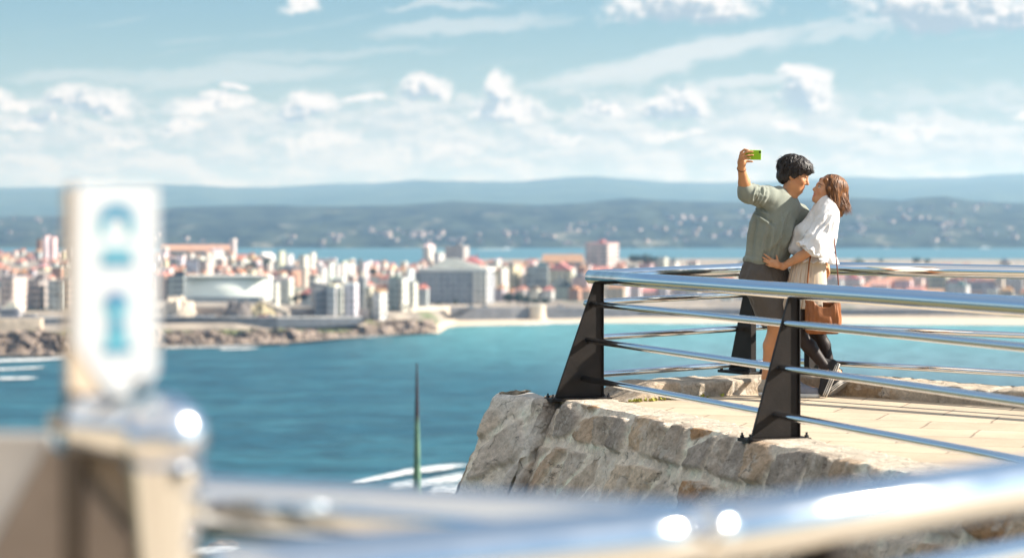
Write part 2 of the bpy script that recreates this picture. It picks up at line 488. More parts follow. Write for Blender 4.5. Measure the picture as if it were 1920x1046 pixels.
def hill_mat(name, a, b_, c_, sc):
    m = bpy.data.materials.new(name); m.use_nodes = True
    b, p = stex(m)
    pos = b.n('ShaderNodeNewGeometry').outputs['Position']
    pv = b.v('MULTIPLY', pos, (1, .45, 1))
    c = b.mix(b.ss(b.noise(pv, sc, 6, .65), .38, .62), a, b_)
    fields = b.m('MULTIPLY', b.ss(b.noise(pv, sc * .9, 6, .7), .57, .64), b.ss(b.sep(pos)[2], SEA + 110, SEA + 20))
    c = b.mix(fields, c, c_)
    b.put(p.inputs['Base Color'], c); p.inputs['Roughness'].default_value = .95; p.inputs['Specular IOR Level'].default_value = .1
    return m
MIDP = [(-500, 404), (0, 408), (140, 407), (200, 402), (330, 390), (500, 384), (640, 384), (760, 381), (850, 376), (930, 378), (1010, 382), (1100, 378), (1180, 372), (1260, 376), (1330, 378),
        (1420, 380), (1500, 376), (1600, 372), (1690, 378), (1720, 372), (1770, 368), (1830, 376), (1920, 378), (2500, 384)]
FARP = [(-500, 348), (0, 354), (80, 353), (160, 352), (240, 349), (330, 350), (430, 354), (540, 352), (640, 346), (700, 346), (780, 338), (870, 340), (960, 342), (1060, 335), (1120, 334), (1190, 340), (1250, 347),
        (1340, 349), (1420, 347), (1600, 338), (1700, 341), (1800, 339), (1860, 334), (1920, 332), (2500, 330)]
WOODS = ridge('hills', ysea(465.5), 6200, MIDP, hill_mat('wooded_hill', (.005, .012, .012), (.044, .060, .044), (.16, .16, .13), .016), 'dark wooded hills across the bay', 13, .0022, 4)
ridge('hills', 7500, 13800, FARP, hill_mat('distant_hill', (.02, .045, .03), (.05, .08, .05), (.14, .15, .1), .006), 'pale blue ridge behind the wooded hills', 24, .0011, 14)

# specks of far villages on the opposite slopes: too many and too small to count
def villages():
    from mathutils.bvhtree import BVHTree
    me = WOODS.data
    bvh = BVHTree.FromPolygons([v.co for v in me.vertices], [tuple(p.vertices) for p in me.polygons])
    mb = MB(); r = random.Random(5); eye = Vector((0, 0, CAMZ))
    for px, py, n, sx, sy in [(745, 439, 60, 40, 3), (560, 456, 14, 40, 4), (480, 452, 10, 40, 4), (900, 445, 26, 60, 6), (980, 438, 36, 40, 6), (1100, 432, 30, 40, 8), (1285, 412, 26, 20, 4), (1340, 438, 26, 40, 6),
                              (1390, 428, 20, 40, 8), (1620, 436, 26, 40, 8), (1700, 408, 44, 70, 9), (1850, 394, 30, 40, 8), (1780, 432, 44, 90, 8), (640, 448, 16, 40, 4), (50, 424, 20, 40, 8), (330, 450, 20, 50, 5),
                              (1860, 445, 24, 60, 5), (1240, 430, 20, 60, 8), (1080, 452, 24, 120, 4), (820, 452, 24, 60, 3), (1400, 405, 14, 50, 5), (180, 440, 14, 60, 5)]:
        for _ in range(int(n * .32)):
            x, y = r.gauss(px, sx), r.gauss(py, sy)
            d = (at(x, y, 1000) - eye).normalized()
            hit = bvh.ray_cast(eye, d)[0]
            if hit is None: continue
            wd = r.uniform(6, 13); h = r.uniform(5, 8)
            mb.box((hit.x, hit.y, hit.z + h * .3), (wd, r.uniform(8, 12), h), r.uniform(-.6, .3))
    o = mb.build('village_houses', mat('village_walls', (.33, .28, .27), .8, var=.45, vscale=.01))
    tag(o, 'scattered pale houses of far villages on the wooded hills', kind='stuff')
villages()

# air
def haze():
    mb = MB(); mb.box((0, 7000, 110), (13000, 16000, 340))
    m = bpy.data.materials.new('haze_air'); m.use_nodes = True
    nt = m.node_tree; nt.nodes.clear()
    b = NB(nt)
    v = b.n('ShaderNodeVolumePrincipled')
    v.inputs['Color'].default_value = (.34, .62, 1.0, 1)
    v.inputs['Absorption Color'].default_value = (1, 1, 1, 1)
    v.inputs['Density'].default_value = 0.0001
    v.inputs['Anisotropy'].default_value = .25
    out = b.n('ShaderNodeOutputMaterial'); nt.links.new(v.outputs[0], out.inputs['Volume'])
    o = mb.build('haze', m)
    tag(o, 'thin bluish sea haze lying over the bay', kind='stuff')
haze()
# ------------------------------------------------------------------ the stone bastion
C0 = Vector((.33, 16.70)); ED = Vector((.336, -.942)).normalized(); EN = Vector((ED.y, -ED.x)); EN = EN if EN.x < 0 else -EN   # front edge and its outward normal
CONC = Vector((C0.x + ED.x * 10.2, C0.y + ED.y * 10.2))         # inner corner where the near parapet joins
BC = Vector((2.28, 18.05)); BR = Vector((1, -1)).normalized()
def floor_mat():
    m = bpy.data.materials.new('limestone_paving'); m.use_nodes = True
    b, p = stex(m)
    co = b.n('ShaderNodeTexCoord').outputs['Object']
    rot = b.n('ShaderNodeVectorRotate', rotation_type='Z_AXIS'); b.put(rot.inputs['Vector'], co); rot.inputs['Angle'].default_value = R(19)
    v = b.v('ADD', rot.outputs[0], b.v('SCALE', b.v('SUBTRACT', b.noise(co, 3, 3, col=True), (.5, .5, .5)), scale=.05))
    br = b.n('ShaderNodeTexBrick'); b.put(br.inputs['Vector'], v)
    br.inputs['Scale'].default_value = 1.0; br.inputs['Brick Width'].default_value = .75; br.inputs['Row Height'].default_value = .5
    br.inputs['Mortar Size'].default_value = .009; br.inputs['Mortar Smooth'].default_value = .3
    br.inputs['Color1'].default_value = (.55, .44, .315, 1); br.inputs['Color2'].default_value = (.46, .365, .26, 1); br.inputs['Mortar'].default_value = (.25, .19, .135, 1)
    n1 = b.noise(co, 2.2, 6, .65); n2 = b.noise(b.v('MULTIPLY', co, (1, 1, 1)), 26, 5, .7)
    c = b.mix(1.0, br.outputs[0], b.comb(*[b.lin(n1, .3, .7, .86, 1.12)] * 3), 'MULTIPLY')
    c = b.mix(b.ss(n2, .54, .72, 0, .7), c, (.34, .26, .18))
    c = b.mix(b.ss(b.noise(co, .9, 5, .7), .50, .68, 0, .45), c, (.40, .31, .22))
    c = b.mix(b.ss(b.noise(co, 9, 5, .7), .62, .72, 0, .5), c, (.68, .60, .50))
    b.put(p.inputs['Base Color'], c); p.inputs['Roughness'].default_value = .85
    bn = b.n('ShaderNodeBump'); bn.inputs['Strength'].default_value = .35; bn.inputs['Distance'].default_value = .012
    b.put(bn.inputs['Height'], b.m('ADD', br.outputs[1] if False else n2, b.m('MULTIPLY', n1, 1.5))); b.put(p.inputs['Normal'], bn.outputs[0])
    return m
inset = .10
f0 = C0 - EN * inset
poly = [(f0.x + .1, f0.y + .12), (f0.x, f0.y), (CONC.x - EN.x * inset, CONC.y - EN.y * inset), (.35, 3.1), (-16, 3.0), (-16, -14), (22, -14), (22, 18.05 + 2.28 - 22.25), (BC.x - .25, BC.y - .1)]
tag(obj('terrace_floor', [(x, y, 0) for x, y in poly], [tuple(range(len(poly)))], floor_mat()), 'sunlit cream flagstone floor of the lookout', kind='structure')

def stone_mat(name, attr):
    m = bpy.data.materials.new(name); m.use_nodes = True
    b, p = stex(m); co = b.n('ShaderNodeTexCoord').outputs['Object']
    c = b.n('ShaderNodeAttribute', attribute_name=attr).outputs['Color']
    n1 = b.noise(co, 12, 7, .72); n2 = b.noise(co, 55, 5, .75); n3 = b.noise(b.v('MULTIPLY', co, (1, 1, 1.6)), 5, 6, .7)
    for n_, lo, hi in ((n1, .76, 1.22), (n2, .80, 1.20)):
        f = b.lin(n_, .32, .68, lo, hi); c = b.mix(1.0, c, b.comb(f, f, f), 'MULTIPLY')
    c = b.mix(b.ss(n3, .53, .64, 0, .5), c, (.80, .73, .64))                         # lime bloom
    c = b.mix(b.ss(b.noise(co, 7, 6, .75), .62, .70, 0, .65), c, (.16, .11, .07))     # rust and lichen stains
    vo = b.n('ShaderNodeTexVoronoi', feature='DISTANCE_TO_EDGE'); b.put(vo.inputs['Vector'], b.v('ADD', co, b.v('SCALE', b.noise(co, 6, 4, .6, col=True), scale=.22))); vo.inputs['Scale'].default_value = 3.4
    crack = b.m('MULTIPLY', b.ss(vo.outputs['Distance'], .012, .003), b.ss(n3, .48, .56))
    c = b.mix(b.m('MULTIPLY', crack, .4), c, (.07, .055, .045))
    b.put(p.inputs['Base Color'], c); p.inputs['Roughness'].default_value = .95; p.inputs['Specular IOR Level'].default_value = .2
    bn = b.n('ShaderNodeBump'); bn.inputs['Strength'].default_value = 1.0; bn.inputs['Distance'].default_value = .03
    b.put(bn.inputs['Height'], b.m('ADD', b.m('MULTIPLY', n1, 1.0), b.m('SUBTRACT', b.m('MULTIPLY', n2, .45), b.m('MULTIPLY', crack, .6)))); b.put(p.inputs['Normal'], bn.outputs[0])
    return m
M_STONE = stone_mat('rubble_stone', attr='Col')
PAL = 1.40 * np.array((1.12, 1.0, .86)) * np.array([(.37, .35, .335), (.31, .285, .265), (.42, .385, .35), (.36, .295, .24), (.46, .43, .40), (.27, .255, .25), (.40, .33, .265), (.34, .31, .29), (.45, .40, .345), (.30, .20, .125)])
MORT = np.array((.88, .76, .62))
def rubble(s, t, seed, course=.27, ang=55, ln=.66, wd=.33):
    """height and colour of rubble masonry at s metres along, t metres down the face"""
    a = R(ang)
    wob = fbm(np.stack([s * 2.2, t * 2.2, s * 0 + seed], 1), 3, seed) * .10
    q1 = (-np.cos(a) * s + np.sin(a) * t + wob) / ln; q2 = (np.sin(a) * s + np.cos(a) * t + wob * .7) / wd
    f1, f2, hid, du, dv = cells(q1, q2, seed)
    sc = s / .31 + wob * 1.3; tc_ = t / course
    g1, g2, gh, gu, gv = cells(sc, np.clip(tc_, 0.02, .98) * .9 + .05, seed + 7, .55)
    top = t < course + wob * .35
    e = np.where(top, np.minimum(g2 - g1, np.abs(course + wob * .35 - t) * 5), np.minimum(f2 - f1, np.abs(t - course - wob * .35) * 5))
    h_ = np.where(top, gh, hid)
    st = smooth01(e + .03 * fbm(np.stack([s * 26, t * 26, s * 0], 1), 2, seed + 31), .12, .21)
    idx = np.minimum((h_ * 997 % 1 * len(PAL)).astype(int), len(PAL) - 1)
    c = PAL[idx]
    mott = fbm(np.stack([s * 9, t * 9, s * 0 + 2 * seed], 1), 4, seed + 3)[:, None]
    rust = smooth01(fbm(np.stack([s * 3, t * 2, s * 0 + 5], 1), 3, seed + 8), .35, .6)[:, None]
    c = c * (1 + .28 * mott) * (1 - .35 * rust) + np.array((.30, .17, .08)) * .35 * rust
    m_ = MORT * (1 + .22 * mott)
    col = m_ * (1 - st[:, None]) + c * st[:, None]
    tilt = (_h((h_ * 9999).astype(int), h_.astype(int) * 0, h_.astype(int) * 0, seed + 4) - .5) * np.where(top, gv, dv) * .09 + (_h((h_ * 9999).astype(int), h_.astype(int) * 0 + 3, h_.astype(int) * 0, seed + 5) - .5) * np.where(top, gu, du) * .07
    hgt = st * (.034 + 1.5 * tilt + .045 * (h_ - .5)) + .014 * mott[:, 0] + .014 * fbm(np.stack([s * 30, t * 30, s * 0], 1), 3, seed + 6) * 1.0
    return hgt, np.clip(col, .02, .88)

def wall_face(name, P0, d, nrm, L, depth, batter, seed, parent, cap=.34, rs=.011, rt=.011, zt=0.004):
    ns = int(L / rs); nc = int(cap / rt); nt_ = int(depth / rt)
    s = np.linspace(0, L, ns)
    t = np.concatenate([np.linspace(-cap, 0, nc)[:-1], np.linspace(0, depth, nt_)])
    S, T = np.meshgrid(s, t, indexing='ij'); S = S.ravel(); T = T.ravel()
    hgt, col = rubble(S, np.maximum(T, 0) + np.where(T < 0, .03, 0), seed)
    top = T <= 0
    edge = fbm(np.stack([S * 5, S * 0, S * 0], 1), 4, seed + 20) * .03 + fbm(np.stack([S * 1.3, S * 0, S * 0], 1), 2, seed + 21) * .025
    out = np.where(top, T, 0) + np.where(top, 0, batter * T) + edge * np.exp(-np.abs(T) * 6)
    rnd_ = .02
    out = out - np.where(np.abs(T) < .03, (rnd_ * (1 - np.abs(T) / .03)) * .5, 0)
    up = np.where(top, 0, -T)
    out = out + np.where(top, 0, hgt); up = up + np.where(top, np.minimum(hgt, .03) * .35 * smooth01(-T, -.02, .06) + .004, hgt * batter * .6)
    up = np.where(top & (T < -cap + .02), -.03, up)
    x = P0.x + d.x * S + nrm.x * out; y = P0.y + d.y * S + nrm.y * out; z = zt + up
    topcol = np.array((.60, .52, .42)) * (1 + .15 * fbm(np.stack([S * 7, T * 7, S * 0], 1), 4, 5))[:, None]
    wgt = smooth01(-T, .0, .05)[:, None]
    col = col * (1 - wgt) + topcol * wgt
    return obj(name, np.stack([x, y, z], 1), grid_faces(ns, len(t))[:, ::-1], M_STONE, parent, True, cols=col)

wl = thing('stone_wall', (0, 0, 0), 'battered rubble stone wall of the bastion, grey and brown blocks in pale mortar', 'stone wall')
wall_face('wall_face', C0 - ED * .30, ED, EN, 10.7, 2.3, .50, 11, wl)
# corner buttress that closes the wall at its prow
def buttress():
    A, B, C, D = Vector((-.13, 17.10)), Vector((.25, 16.56)), Vector((.40, 16.70)), Vector((.12, 17.45))
    rows = []
    vs = []; cs = []; fs = []
    def face(p, q_, nrm, seed, wob=.03, bt=.47, lean=None):
        L = (q_ - p).length; ns, nt_ = int(L / .010), int(2.0 / .011)
        S, T = np.meshgrid(np.linspace(0, L, ns), np.linspace(0, 2.0, nt_), indexing='ij'); S = S.ravel(); T = T.ravel()
        hgt, col = rubble(S, T + .3, seed, .2, 62, .62, .42)
        d = (q_ - p) / L
        dn = np.stack([S * 4, T * 4, S * 0], 1)
        h2 = hgt * .7 + .030 * fbm(dn, 4, seed) + .012 * fbm(dn * 6, 3, seed + 2)
        ed = np.minimum(np.minimum(S, L - S) / .06, 1); h2 = h2 - .035 * (1 - ed) ** 2 - .04 * np.clip(1 - T / .05, 0, 1) ** 2
        lx, ly = lean if lean else (nrm.x * bt, nrm.y * bt)
        x = p.x + d.x * S + nrm.x * h2 + lx * T; y = p.y + d.y * S + nrm.y * h2 + ly * T
        z = .02 - T + h2 * .3
        pale = np.array((.80, .74, .66)) * (1 + .22 * fbm(dn * 3, 4, seed + 5))[:, None]  # paler stone colour stands in for sun grazing the buttress
        kk = smooth01(fbm(dn * .6, 3, seed + 6), -.35, .15)[:, None] * .9
        col = col * (1 - kk) + pale * kk
        k = sum(len(v) for v in vs)
        vs.append(np.stack([x, y, z], 1)); cs.append(col); fs.append(grid_faces(ns, nt_)[:, ::-1] + k)
    ln = (-.235, -.22)
    face(A, B, Vector((-.82, -.58)), 31, lean=(-.40, -.30))
    face(B, C, Vector((.69, -.72)), 37, lean=(-.40, -.30))
    face(D, A, Vector((-.8, .5)), 39, lean=(-.40, .0))
    # rough top
    n1 = 40
    U_, V_ = np.meshgrid(np.linspace(0, 1, n1), np.linspace(0, 1, n1), indexing='ij'); U_ = U_.ravel(); V_ = V_.ravel()
    pts = np.outer((1 - U_) * (1 - V_), (A.x, A.y)) + np.outer(U_ * (1 - V_), (B.x, B.y)) + np.outer(U_ * V_, (C.x, C.y)) + np.outer((1 - U_) * V_, (D.x, D.y))
    z = .0 + .02 * fbm(np.stack([pts[:, 0] * 5, pts[:, 1] * 5, U_ * 0], 1), 4, 3) - .03 * ((np.abs(U_ - .5) * 2) ** 8 + (np.abs(V_ - .5) * 2) ** 8)
    col = np.array((.60, .55, .49)) * (1 + .2 * fbm(np.stack([pts[:, 0] * 9, pts[:, 1] * 9, U_ * 0], 1), 4, 8))[:, None]
    k = sum(len(v) for v in vs)
    vs.append(np.stack([pts[:, 0], pts[:, 1], z], 1)); cs.append(col); fs.append(grid_faces(n1, n1) + k)
    o = obj('buttress', np.concatenate(vs), np.concatenate(fs), M_STONE, wl, True, cols=np.concatenate(cs))
    o['label'] = 'pale rough-hewn corner buttress at the prow'
buttress()
mb = MB()      # core of the bastion, so that light and shade see a solid body
core = [(C0.x + .12, C0.y - .02), (CONC.x - .02, CONC.y + .05), (.40, 3.3), (-16.2, 3.2), (-16.2, -14.2), (22.2, -14.2), (22.2, -1.7), (BC.x, BC.y + .05), (C0.x + .15, C0.y + .45)]
mb.prism([(x, y) for x, y in core][::-1], -6.5, -.03)
mb.build('wall_core', mat('core_stone', (.36, .32, .28), .9, var=.2), wl)

# low kerbs along the far edges
def curb(name, P, Q, wd, h, seed, label, blk=.55, ramp=0):
    """P-Q is the inner line; the block stands outward of it"""
    d = (Q - P); L = d.length; d = d / L
    n = Vector((-d.y, d.x))
    if n.dot(Vector((0, 1))) < 0: n = -n
    prof = [(0, -.02), (0, h * .5), (.0, h * .86), (.03, h * .985), (wd * .33, h * 1.02), (wd * .66, h), (wd - .03, h * .98), (wd, h * .8), (wd + .05, -.6)]
    # resample the profile
    pp = []
    for a, b in zip(prof[:-1], prof[1:]):
        k = max(2, int(math.hypot(b[0] - a[0], b[1] - a[1]) / .012))
        for i in range(k): pp.append((a[0] + (b[0] - a[0]) * i / k, a[1] + (b[1] - a[1]) * i / k))
    pp.append(prof[-1]); pp = np.array(pp)
    ns = int(L / .013); S = np.linspace(0, L, ns)
    SS, KK = np.meshgrid(S, np.arange(len(pp)), indexing='ij'); SS = SS.ravel(); KK = KK.ravel()
    o_ = pp[KK, 0]; z_ = pp[KK, 1]
    wob = fbm(np.stack([SS * 2, SS * 0, SS * 0], 1), 3, seed) * .03
    f1, f2, hid, du, dv = cells(SS / blk + wob, np.full(SS.shape, .5), seed, .4)
    joint = smooth01(f2 - f1, .02, .10)
    nz = fbm(np.stack([SS * 6, o_ * 6, z_ * 6], 1), 5, seed + 3)
    rise = fbm(np.stack([SS * 1.1, SS * 0, SS * 0], 1), 3, seed + 5) * .022 + fbm(np.stack([SS * 7, o_ * 4, SS * 0], 1), 3, seed + 6) * .014
    o2 = o_ + wob - nz * .018 * (z_ > 0) + (1 - joint) * .012 * (o_ < .02)
    z2 = z_ + np.where(z_ > h * .6, rise + nz * .01 - (1 - joint) * .012, 0)
    pal = np.array([(.56, .49, .41), (.50, .42, .33), (.60, .54, .47), (.46, .37, .28), (.54, .45, .35)])
    c = pal[np.minimum((hid * 977 % 1 * 5).astype(int), 4)] * (1 + .30 * nz)[:, None]
    c = c * joint[:, None] + np.array((.58, .51, .43)) * (1 - joint)[:, None]
    rust = smooth01(fbm(np.stack([SS * 3, z_ * 5, SS * 0 + 3], 1), 3, seed + 9), .3, .6)[:, None] * .6
    c = c * (1 - rust) + np.array((.36, .22, .10)) * rust
    ends = smooth01(SS, -.02, ramp) if ramp else 1.0
    z2 = np.where(z2 > 0, z2 * ends + .003, z2)
    x = P.x + d.x * SS + n.x * o2; y = P.y + d.y * SS + n.y * o2
    o = obj(name, np.stack([x, y, z2], 1), grid_faces(ns, len(pp))[:, ::-1] if False else grid_faces(ns, len(pp)), M_STONE, None, True, cols=np.clip(c, .02, .85))
    return tag(o, label, 'stone kerb')
curb('stone_curb', Vector((.84, 16.455)), Vector((2.12, 17.42)), .46, .115, 51, 'low warm-stained stone kerb behind the left corner post, running to the couple', .5, .30)
curb('stone_curb', Vector((2.05, 17.46)), Vector((9.0, 10.6)), .42, .125, 63, 'low stone kerb in half shade behind the woman, running off to the right', .9)
# weeds in the joint of the kerb
def weeds():
    r = random.Random(3); mb = MB()
    for k in range(50):
        t = abs(r.gauss(.16, .20)); 
        if t > .8: continue
        x = .86 + 1.28 * t + r.gauss(0, .02); y = 16.45 + .965 * t - abs(r.gauss(0, .02))
        for j in range(3):
            a = r.uniform(0, 6.28); ln = r.uniform(.015, .04); d = Vector((math.cos(a), math.sin(a), r.uniform(.5, 1.4))).normalized() * ln
            s_ = Vector((-math.sin(a), math.cos(a), 0)) * .005
            p = Vector((x, y, .002))
            mb.add([p - s_, p + d * .6 - s_ * 1.6, p + d, p + d * .6 + s_ * 1.6, p + s_], [(0, 1, 2, 3, 4)])
    tag(mb.build('weeds', mat('weed_green', (.34, .34, .05), .8, var=.3)), 'small yellow-green weeds growing along the kerb foot', kind='stuff')
weeds()
def dry_leaf(px, py, label):
    Y = CAMZ * F / (py - HOR); p = at(px, py, Y)
    mb = MB(); mb.add([(-.03, 0, .006), (0, -.018, .014), (.034, 0, .008), (0, .018, .016)], [(0, 1, 2), (0, 2, 3)])
    o = mb.build('dry_leaf', mat('dry_leaf', (.5, .25, .06), .8), None, loc=(p.x, p.y, 0)); tag(o, label, 'leaf')
dry_leaf(1768, 752, 'small dry orange leaf lying on the flagstones near the right kerb')

# ------------------------------------------------------------------ railings
def steel_mat():
    m = bpy.data.materials.new('polished_steel'); m.use_nodes = True
    b, p = stex(m)
    p.inputs['Base Color'].default_value = (.74, .76, .78, 1); p.inputs['Metallic'].default_value = 1.0
    co = b.n('ShaderNodeTexCoord').outputs['Object']
    b.put(p.inputs['Roughness'], b.lin(b.noise(co, 9, 5, .6), .35, .7, .07, .15))
    bn = b.n('ShaderNodeBump'); bn.inputs['Strength'].default_value = .02; bn.inputs['Distance'].default_value = .01
    b.put(bn.inputs['Height'], b.noise(co, 3, 3)); b.put(p.inputs['Normal'], bn.outputs[0])
    return m
M_STEEL = steel_mat(); M_STEEL_B = M_STEEL.copy(); M_STEEL_B.name = 'brushed_rail_steel'
[setattr(n.inputs[3], 'default_value', .10) or setattr(n.inputs[4], 'default_value', .17) for n in M_STEEL_B.node_tree.nodes if n.type == 'MAP_RANGE']
M_BLACK = mat('black_paint', (.016, .012, .010), .55, var=.4, vscale=5, bump=.06, bscale=60, spec=.28)
M_BOLT = mat('bolt_steel', (.05, .05, .055), .45, metal=.6)
RZ, RUNG = .896, (.702, .437, .158)
OFF = lambda z: .02 + .115 * (1 - z / .9)                  # how far out of the hand-rail line a rung sits
def rail_section(root, P, Q, n, posts, dz=(0, 0), over=(0, 0), rungs=True, rr=.050, post_z=(0, 0), cutrung=(0, 0), st=None, ro=0.0, foot=(.262,)):
    """P, Q: ends of the hand rail in plan; n: outward; posts: parameters 0..1 where a fin post stands"""
    d = (Q - P).normalized(); L = (Q - P).length
    def pt(s, out, z): 
        t = s / L
        return Vector((P.x + d.x * s + n.x * out, P.y + d.y * s + n.y * out, z + dz[0] * (1 - t) + dz[1] * t))
    def bar(name, z, out, r, a, b_):
        k = 8
        pts = [pt(a + (b_ - a) * i / k, out, z) for i in range(k + 1)]
        mb = MB(); 
        e0 = (pts[1] - pts[0]).normalized() * (r * .16)
        mb.tube([pts[0]] + [pts[0] + e0] + pts[1:-1] + [pts[-1] - e0, pts[-1]], [r * .86] + [r] * (k + 1) + [r * .86], 32)
        return autosmooth(mb.build(name, st or M_STEEL, root), 50)
    bar('handrail', RZ, 0, rr, -over[0], L + over[1])
    if rungs:
        for z in RUNG: bar('rung', z, OFF(z) + ro, .0235 if not ro else .028, -over[0] * .8 + cutrung[0], L + over[1] * .8 - cutrung[1])
    for j, t in enumerate(posts):
        s = t * L
        zb = post_z[0] * (1 - t) + post_z[1] * t
        c = pt(s, 0, 0)
        ztop = RZ - rr * .75 + c.z
        # fin: a tapered plate standing square to the rail, with a flange on its inner edge
        fw = foot[min(j, len(foot) - 1)]
        prof = [(-.030, ztop), (.030, ztop), (fw, zb + .022), (-.030, zb + .022)]
        mb = MB(); h = .011
        vs = []
        for sd in (-h, h):
            for (o_, z) in prof: vs.append((c.x + n.x * o_ + d.x * sd, c.y + n.y * o_ + d.y * sd, z))
        mb.add(vs, [(3, 2, 1, 0), (4, 5, 6, 7), (0, 1, 5, 4), (1, 2, 6, 5), (2, 3, 7, 6), (3, 0, 4, 7)])
        M3 = Matrix(((d.x, n.x, 0), (d.y, n.y, 0), (0, 0, 1)))
        mb.box((c.x - n.x * .0355, c.y - n.y * .0355, (ztop + zb + .022) / 2), (.052, .010, ztop - zb - .022), M=M3)
        po = mb.build('post', M_BLACK, root); bevel(po, .003, 2)
        pb = MB(); pb.box((c.x + n.x * (fw / 2 - .016), c.y + n.y * (fw / 2 - .016), zb + .0105), (.16, fw + .138, .021), M=M3)
        bp = pb.build('base_plate', M_BLACK, po); bevel(bp, .003, 2)
        for a in (-.055, .055):
            for o_ in (-.065, fw + .033):
                bb = MB(); q_ = (c.x + n.x * o_ + d.x * a, c.y + n.y * o_ + d.y * a)
                bb.tube([(q_[0], q_[1], zb + .021), (q_[0], q_[1], zb + .036)], .014, 6)
                bb.tube([(q_[0], q_[1], zb + .034), (q_[0], q_[1], zb + .052)], .007, 10)
                bb.build('bolt', M_BOLT, po)
    return root
def rp(px, Y): return Vector((gx(px, Y), Y))
FP1 = Vector((.615, 16.72)); FP2 = Vector((1.685, 13.66)); fd = (FP2 - FP1).normalized(); fn = Vector((fd.y, -fd.x)); fn = fn if fn.x < 0 else -fn
LF = (FP2 - FP1).length
FEND = FP1 + fd * (LF * 3)
rt = thing('metal_railing', (FP1.x, FP1.y, 0), 'polished steel railing on the front edge of the terrace, two black fin posts in view', 'railing')
rt.location = (0, 0, 0)
rail_section(rt, FP1, FEND, fn, [0.004, 1 / 3, 2 / 3, 1.0], over=(.10, 0), foot=(.335, .275))
BL0 = Vector((.60, 16.86)); BL1 = Vector((2.16, 17.84)); bd = (BL1 - BL0).normalized(); bn_ = Vector((-bd.y, bd.x))
rt = thing('metal_railing', (0, 0, 0), 'short steel railing at the prow behind the man, between the two corner posts', 'railing')
rail_section(rt, BL0, BL1, bn_, [.80], dz=(.0, .045), post_z=(.12, .12), over=(.04, .02))
BRE = Vector((BL1.x + 8.0, BL1.y - 8.0)); rn = Vector((1, 1)).normalized()
rt = thing('metal_railing', (0, 0, 0), 'steel railing along the far edge to the right, behind the woman', 'railing')
rail_section(rt, BL1 + Vector((.03, .0)), BRE, rn, [.016, .38, .74], dz=(.045, .045), post_z=(.12, .12))
# the parapet rails right in front of the camera, thrown out of focus
NC = Vector((.285, 3.34)); N2 = FEND
N2 = NC + Vector((.62, .64)).normalized() * 5.1
nd = (N2 - NC).normalized(); nn = Vector((-nd.y, nd.x))
rt = thing('metal_railing', (0, 0, 0), 'near blurred steel railing crossing the lower right corner, sunlit white and tan', 'railing')
rail_section(rt, NC, N2, nn, [.055, .55], dz=(-.02, -.02), over=(.03, 0), st=M_STEEL_B, ro=.24, cutrung=(.35, 0))
mb = MB(); mb.sphere((NC.x, NC.y, RZ - .02), .054, 24, 16); mb.build('joint', M_STEEL, rt, True)
for px, py, yy in ((1285, 980, 3.275), (1352, 984, 3.285), (1245, 1024, 3.262), (1330, 1000, 3.27)):  # added steel balls that catch the sun as glints on the joint
    c = at(px, py, yy); mb = MB(); mb.sphere(tuple(c), .012, 16, 12); mb.build('glint_screw', M_STEEL, rt, True)
NA = Vector((-.62, 3.74)); ad = (NC - NA).normalized(); an = Vector((-ad.y, ad.x))
rt = thing('metal_railing', (0, 0, 0), 'near blurred steel railing running from the viewer column to the middle, blue on top', 'railing')
rail_section(rt, NA, NC - ad * .03, an, [], dz=(-.02, -.02), rungs=False)
NBp = Vector((-.39, 2.955)); bd2 = (NC - NBp).normalized(); bn2 = Vector((-bd2.y, bd2.x))
rt = thing('metal_railing', (0, 0, 0), 'nearest blurred steel rail along the bottom edge, pale lavender above tan', 'railing')
rail_section(rt, NBp, NC - bd2 * .03, bn2, [], dz=(-.03, -.02), rungs=False, rr=.052, st=M_STEEL_B)
# ------------------------------------------------------------------ the city on the isthmus
def facade_mat(name, style):
    m = bpy.data.materials.new(name); m.use_nodes = True
    b, p = stex(m)
    oi = b.n('ShaderNodeObjectInfo')
    tcn = b.n('ShaderNodeTexCoord')
    co = tcn.outputs['Object']; x, y, z = b.sep(co); nx, ny, nz = b.sep(tcn.outputs['Normal'])
    side = b.m('GREATER_THAN', b.m('ABSOLUTE', nx), .5)
    h = b.m('ADD', b.m('MULTIPLY', y, side), b.m('MULTIPLY', x, b.m('SUBTRACT', 1.0, side)))
    h = b.m('ADD', h, b.m('MULTIPLY', oi.outputs['Random'], 7.0))
    bay, w0, fl = {'block': (3.1, .46, 3.0), 'strip': (9.0, .86, 3.1), 'house': (3.6, .34, 3.0)}[style]
    fx = b.m('FRACT', b.m('DIVIDE', h, bay)); fz = b.m('FRACT', b.m('DIVIDE', z, fl))
    win = b.m('MULTIPLY', b.m('MULTIPLY', b.m('GREATER_THAN', fx, .5 - w0 / 2), b.m('LESS_THAN', fx, .5 + w0 / 2)), b.m('MULTIPLY', b.m('GREATER_THAN', fz, .30), b.m('LESS_THAN', fz, .80)))
    win = b.m('MULTIPLY', win, b.m('LESS_THAN', b.m('ABSOLUTE', nz), .5))
    cellid = b.comb(b.m('FLOOR', b.m('DIVIDE', h, bay)), b.m('FLOOR', b.m('DIVIDE', z, fl)))
    wn = b.n('ShaderNodeTexWhiteNoise', noise_dimensions='3D'); b.put(wn.inputs['Vector'], cellid)
    wc = b.mix(wn.outputs['Value'], (.10, .11, .12), (.30, .31, .31))
    wall = b.mix(1.0, oi.outputs['Color'], b.comb(*[b.lin(b.noise(co, .12, 5, .7), .3, .7, .86, 1.08)] * 3), 'MULTIPLY')
    band = b.m('LESS_THAN', fz, .10)
    wall = b.mix(b.m('MULTIPLY', band, .25), wall, (.35, .34, .33))
    b.put(p.inputs['Base Color'], b.mix(win, wall, wc))
    b.put(p.inputs['Roughness'], b.lin(win, 0, 1, .85, .25)); p.inputs['Specular IOR Level'].default_value = .3
    return m
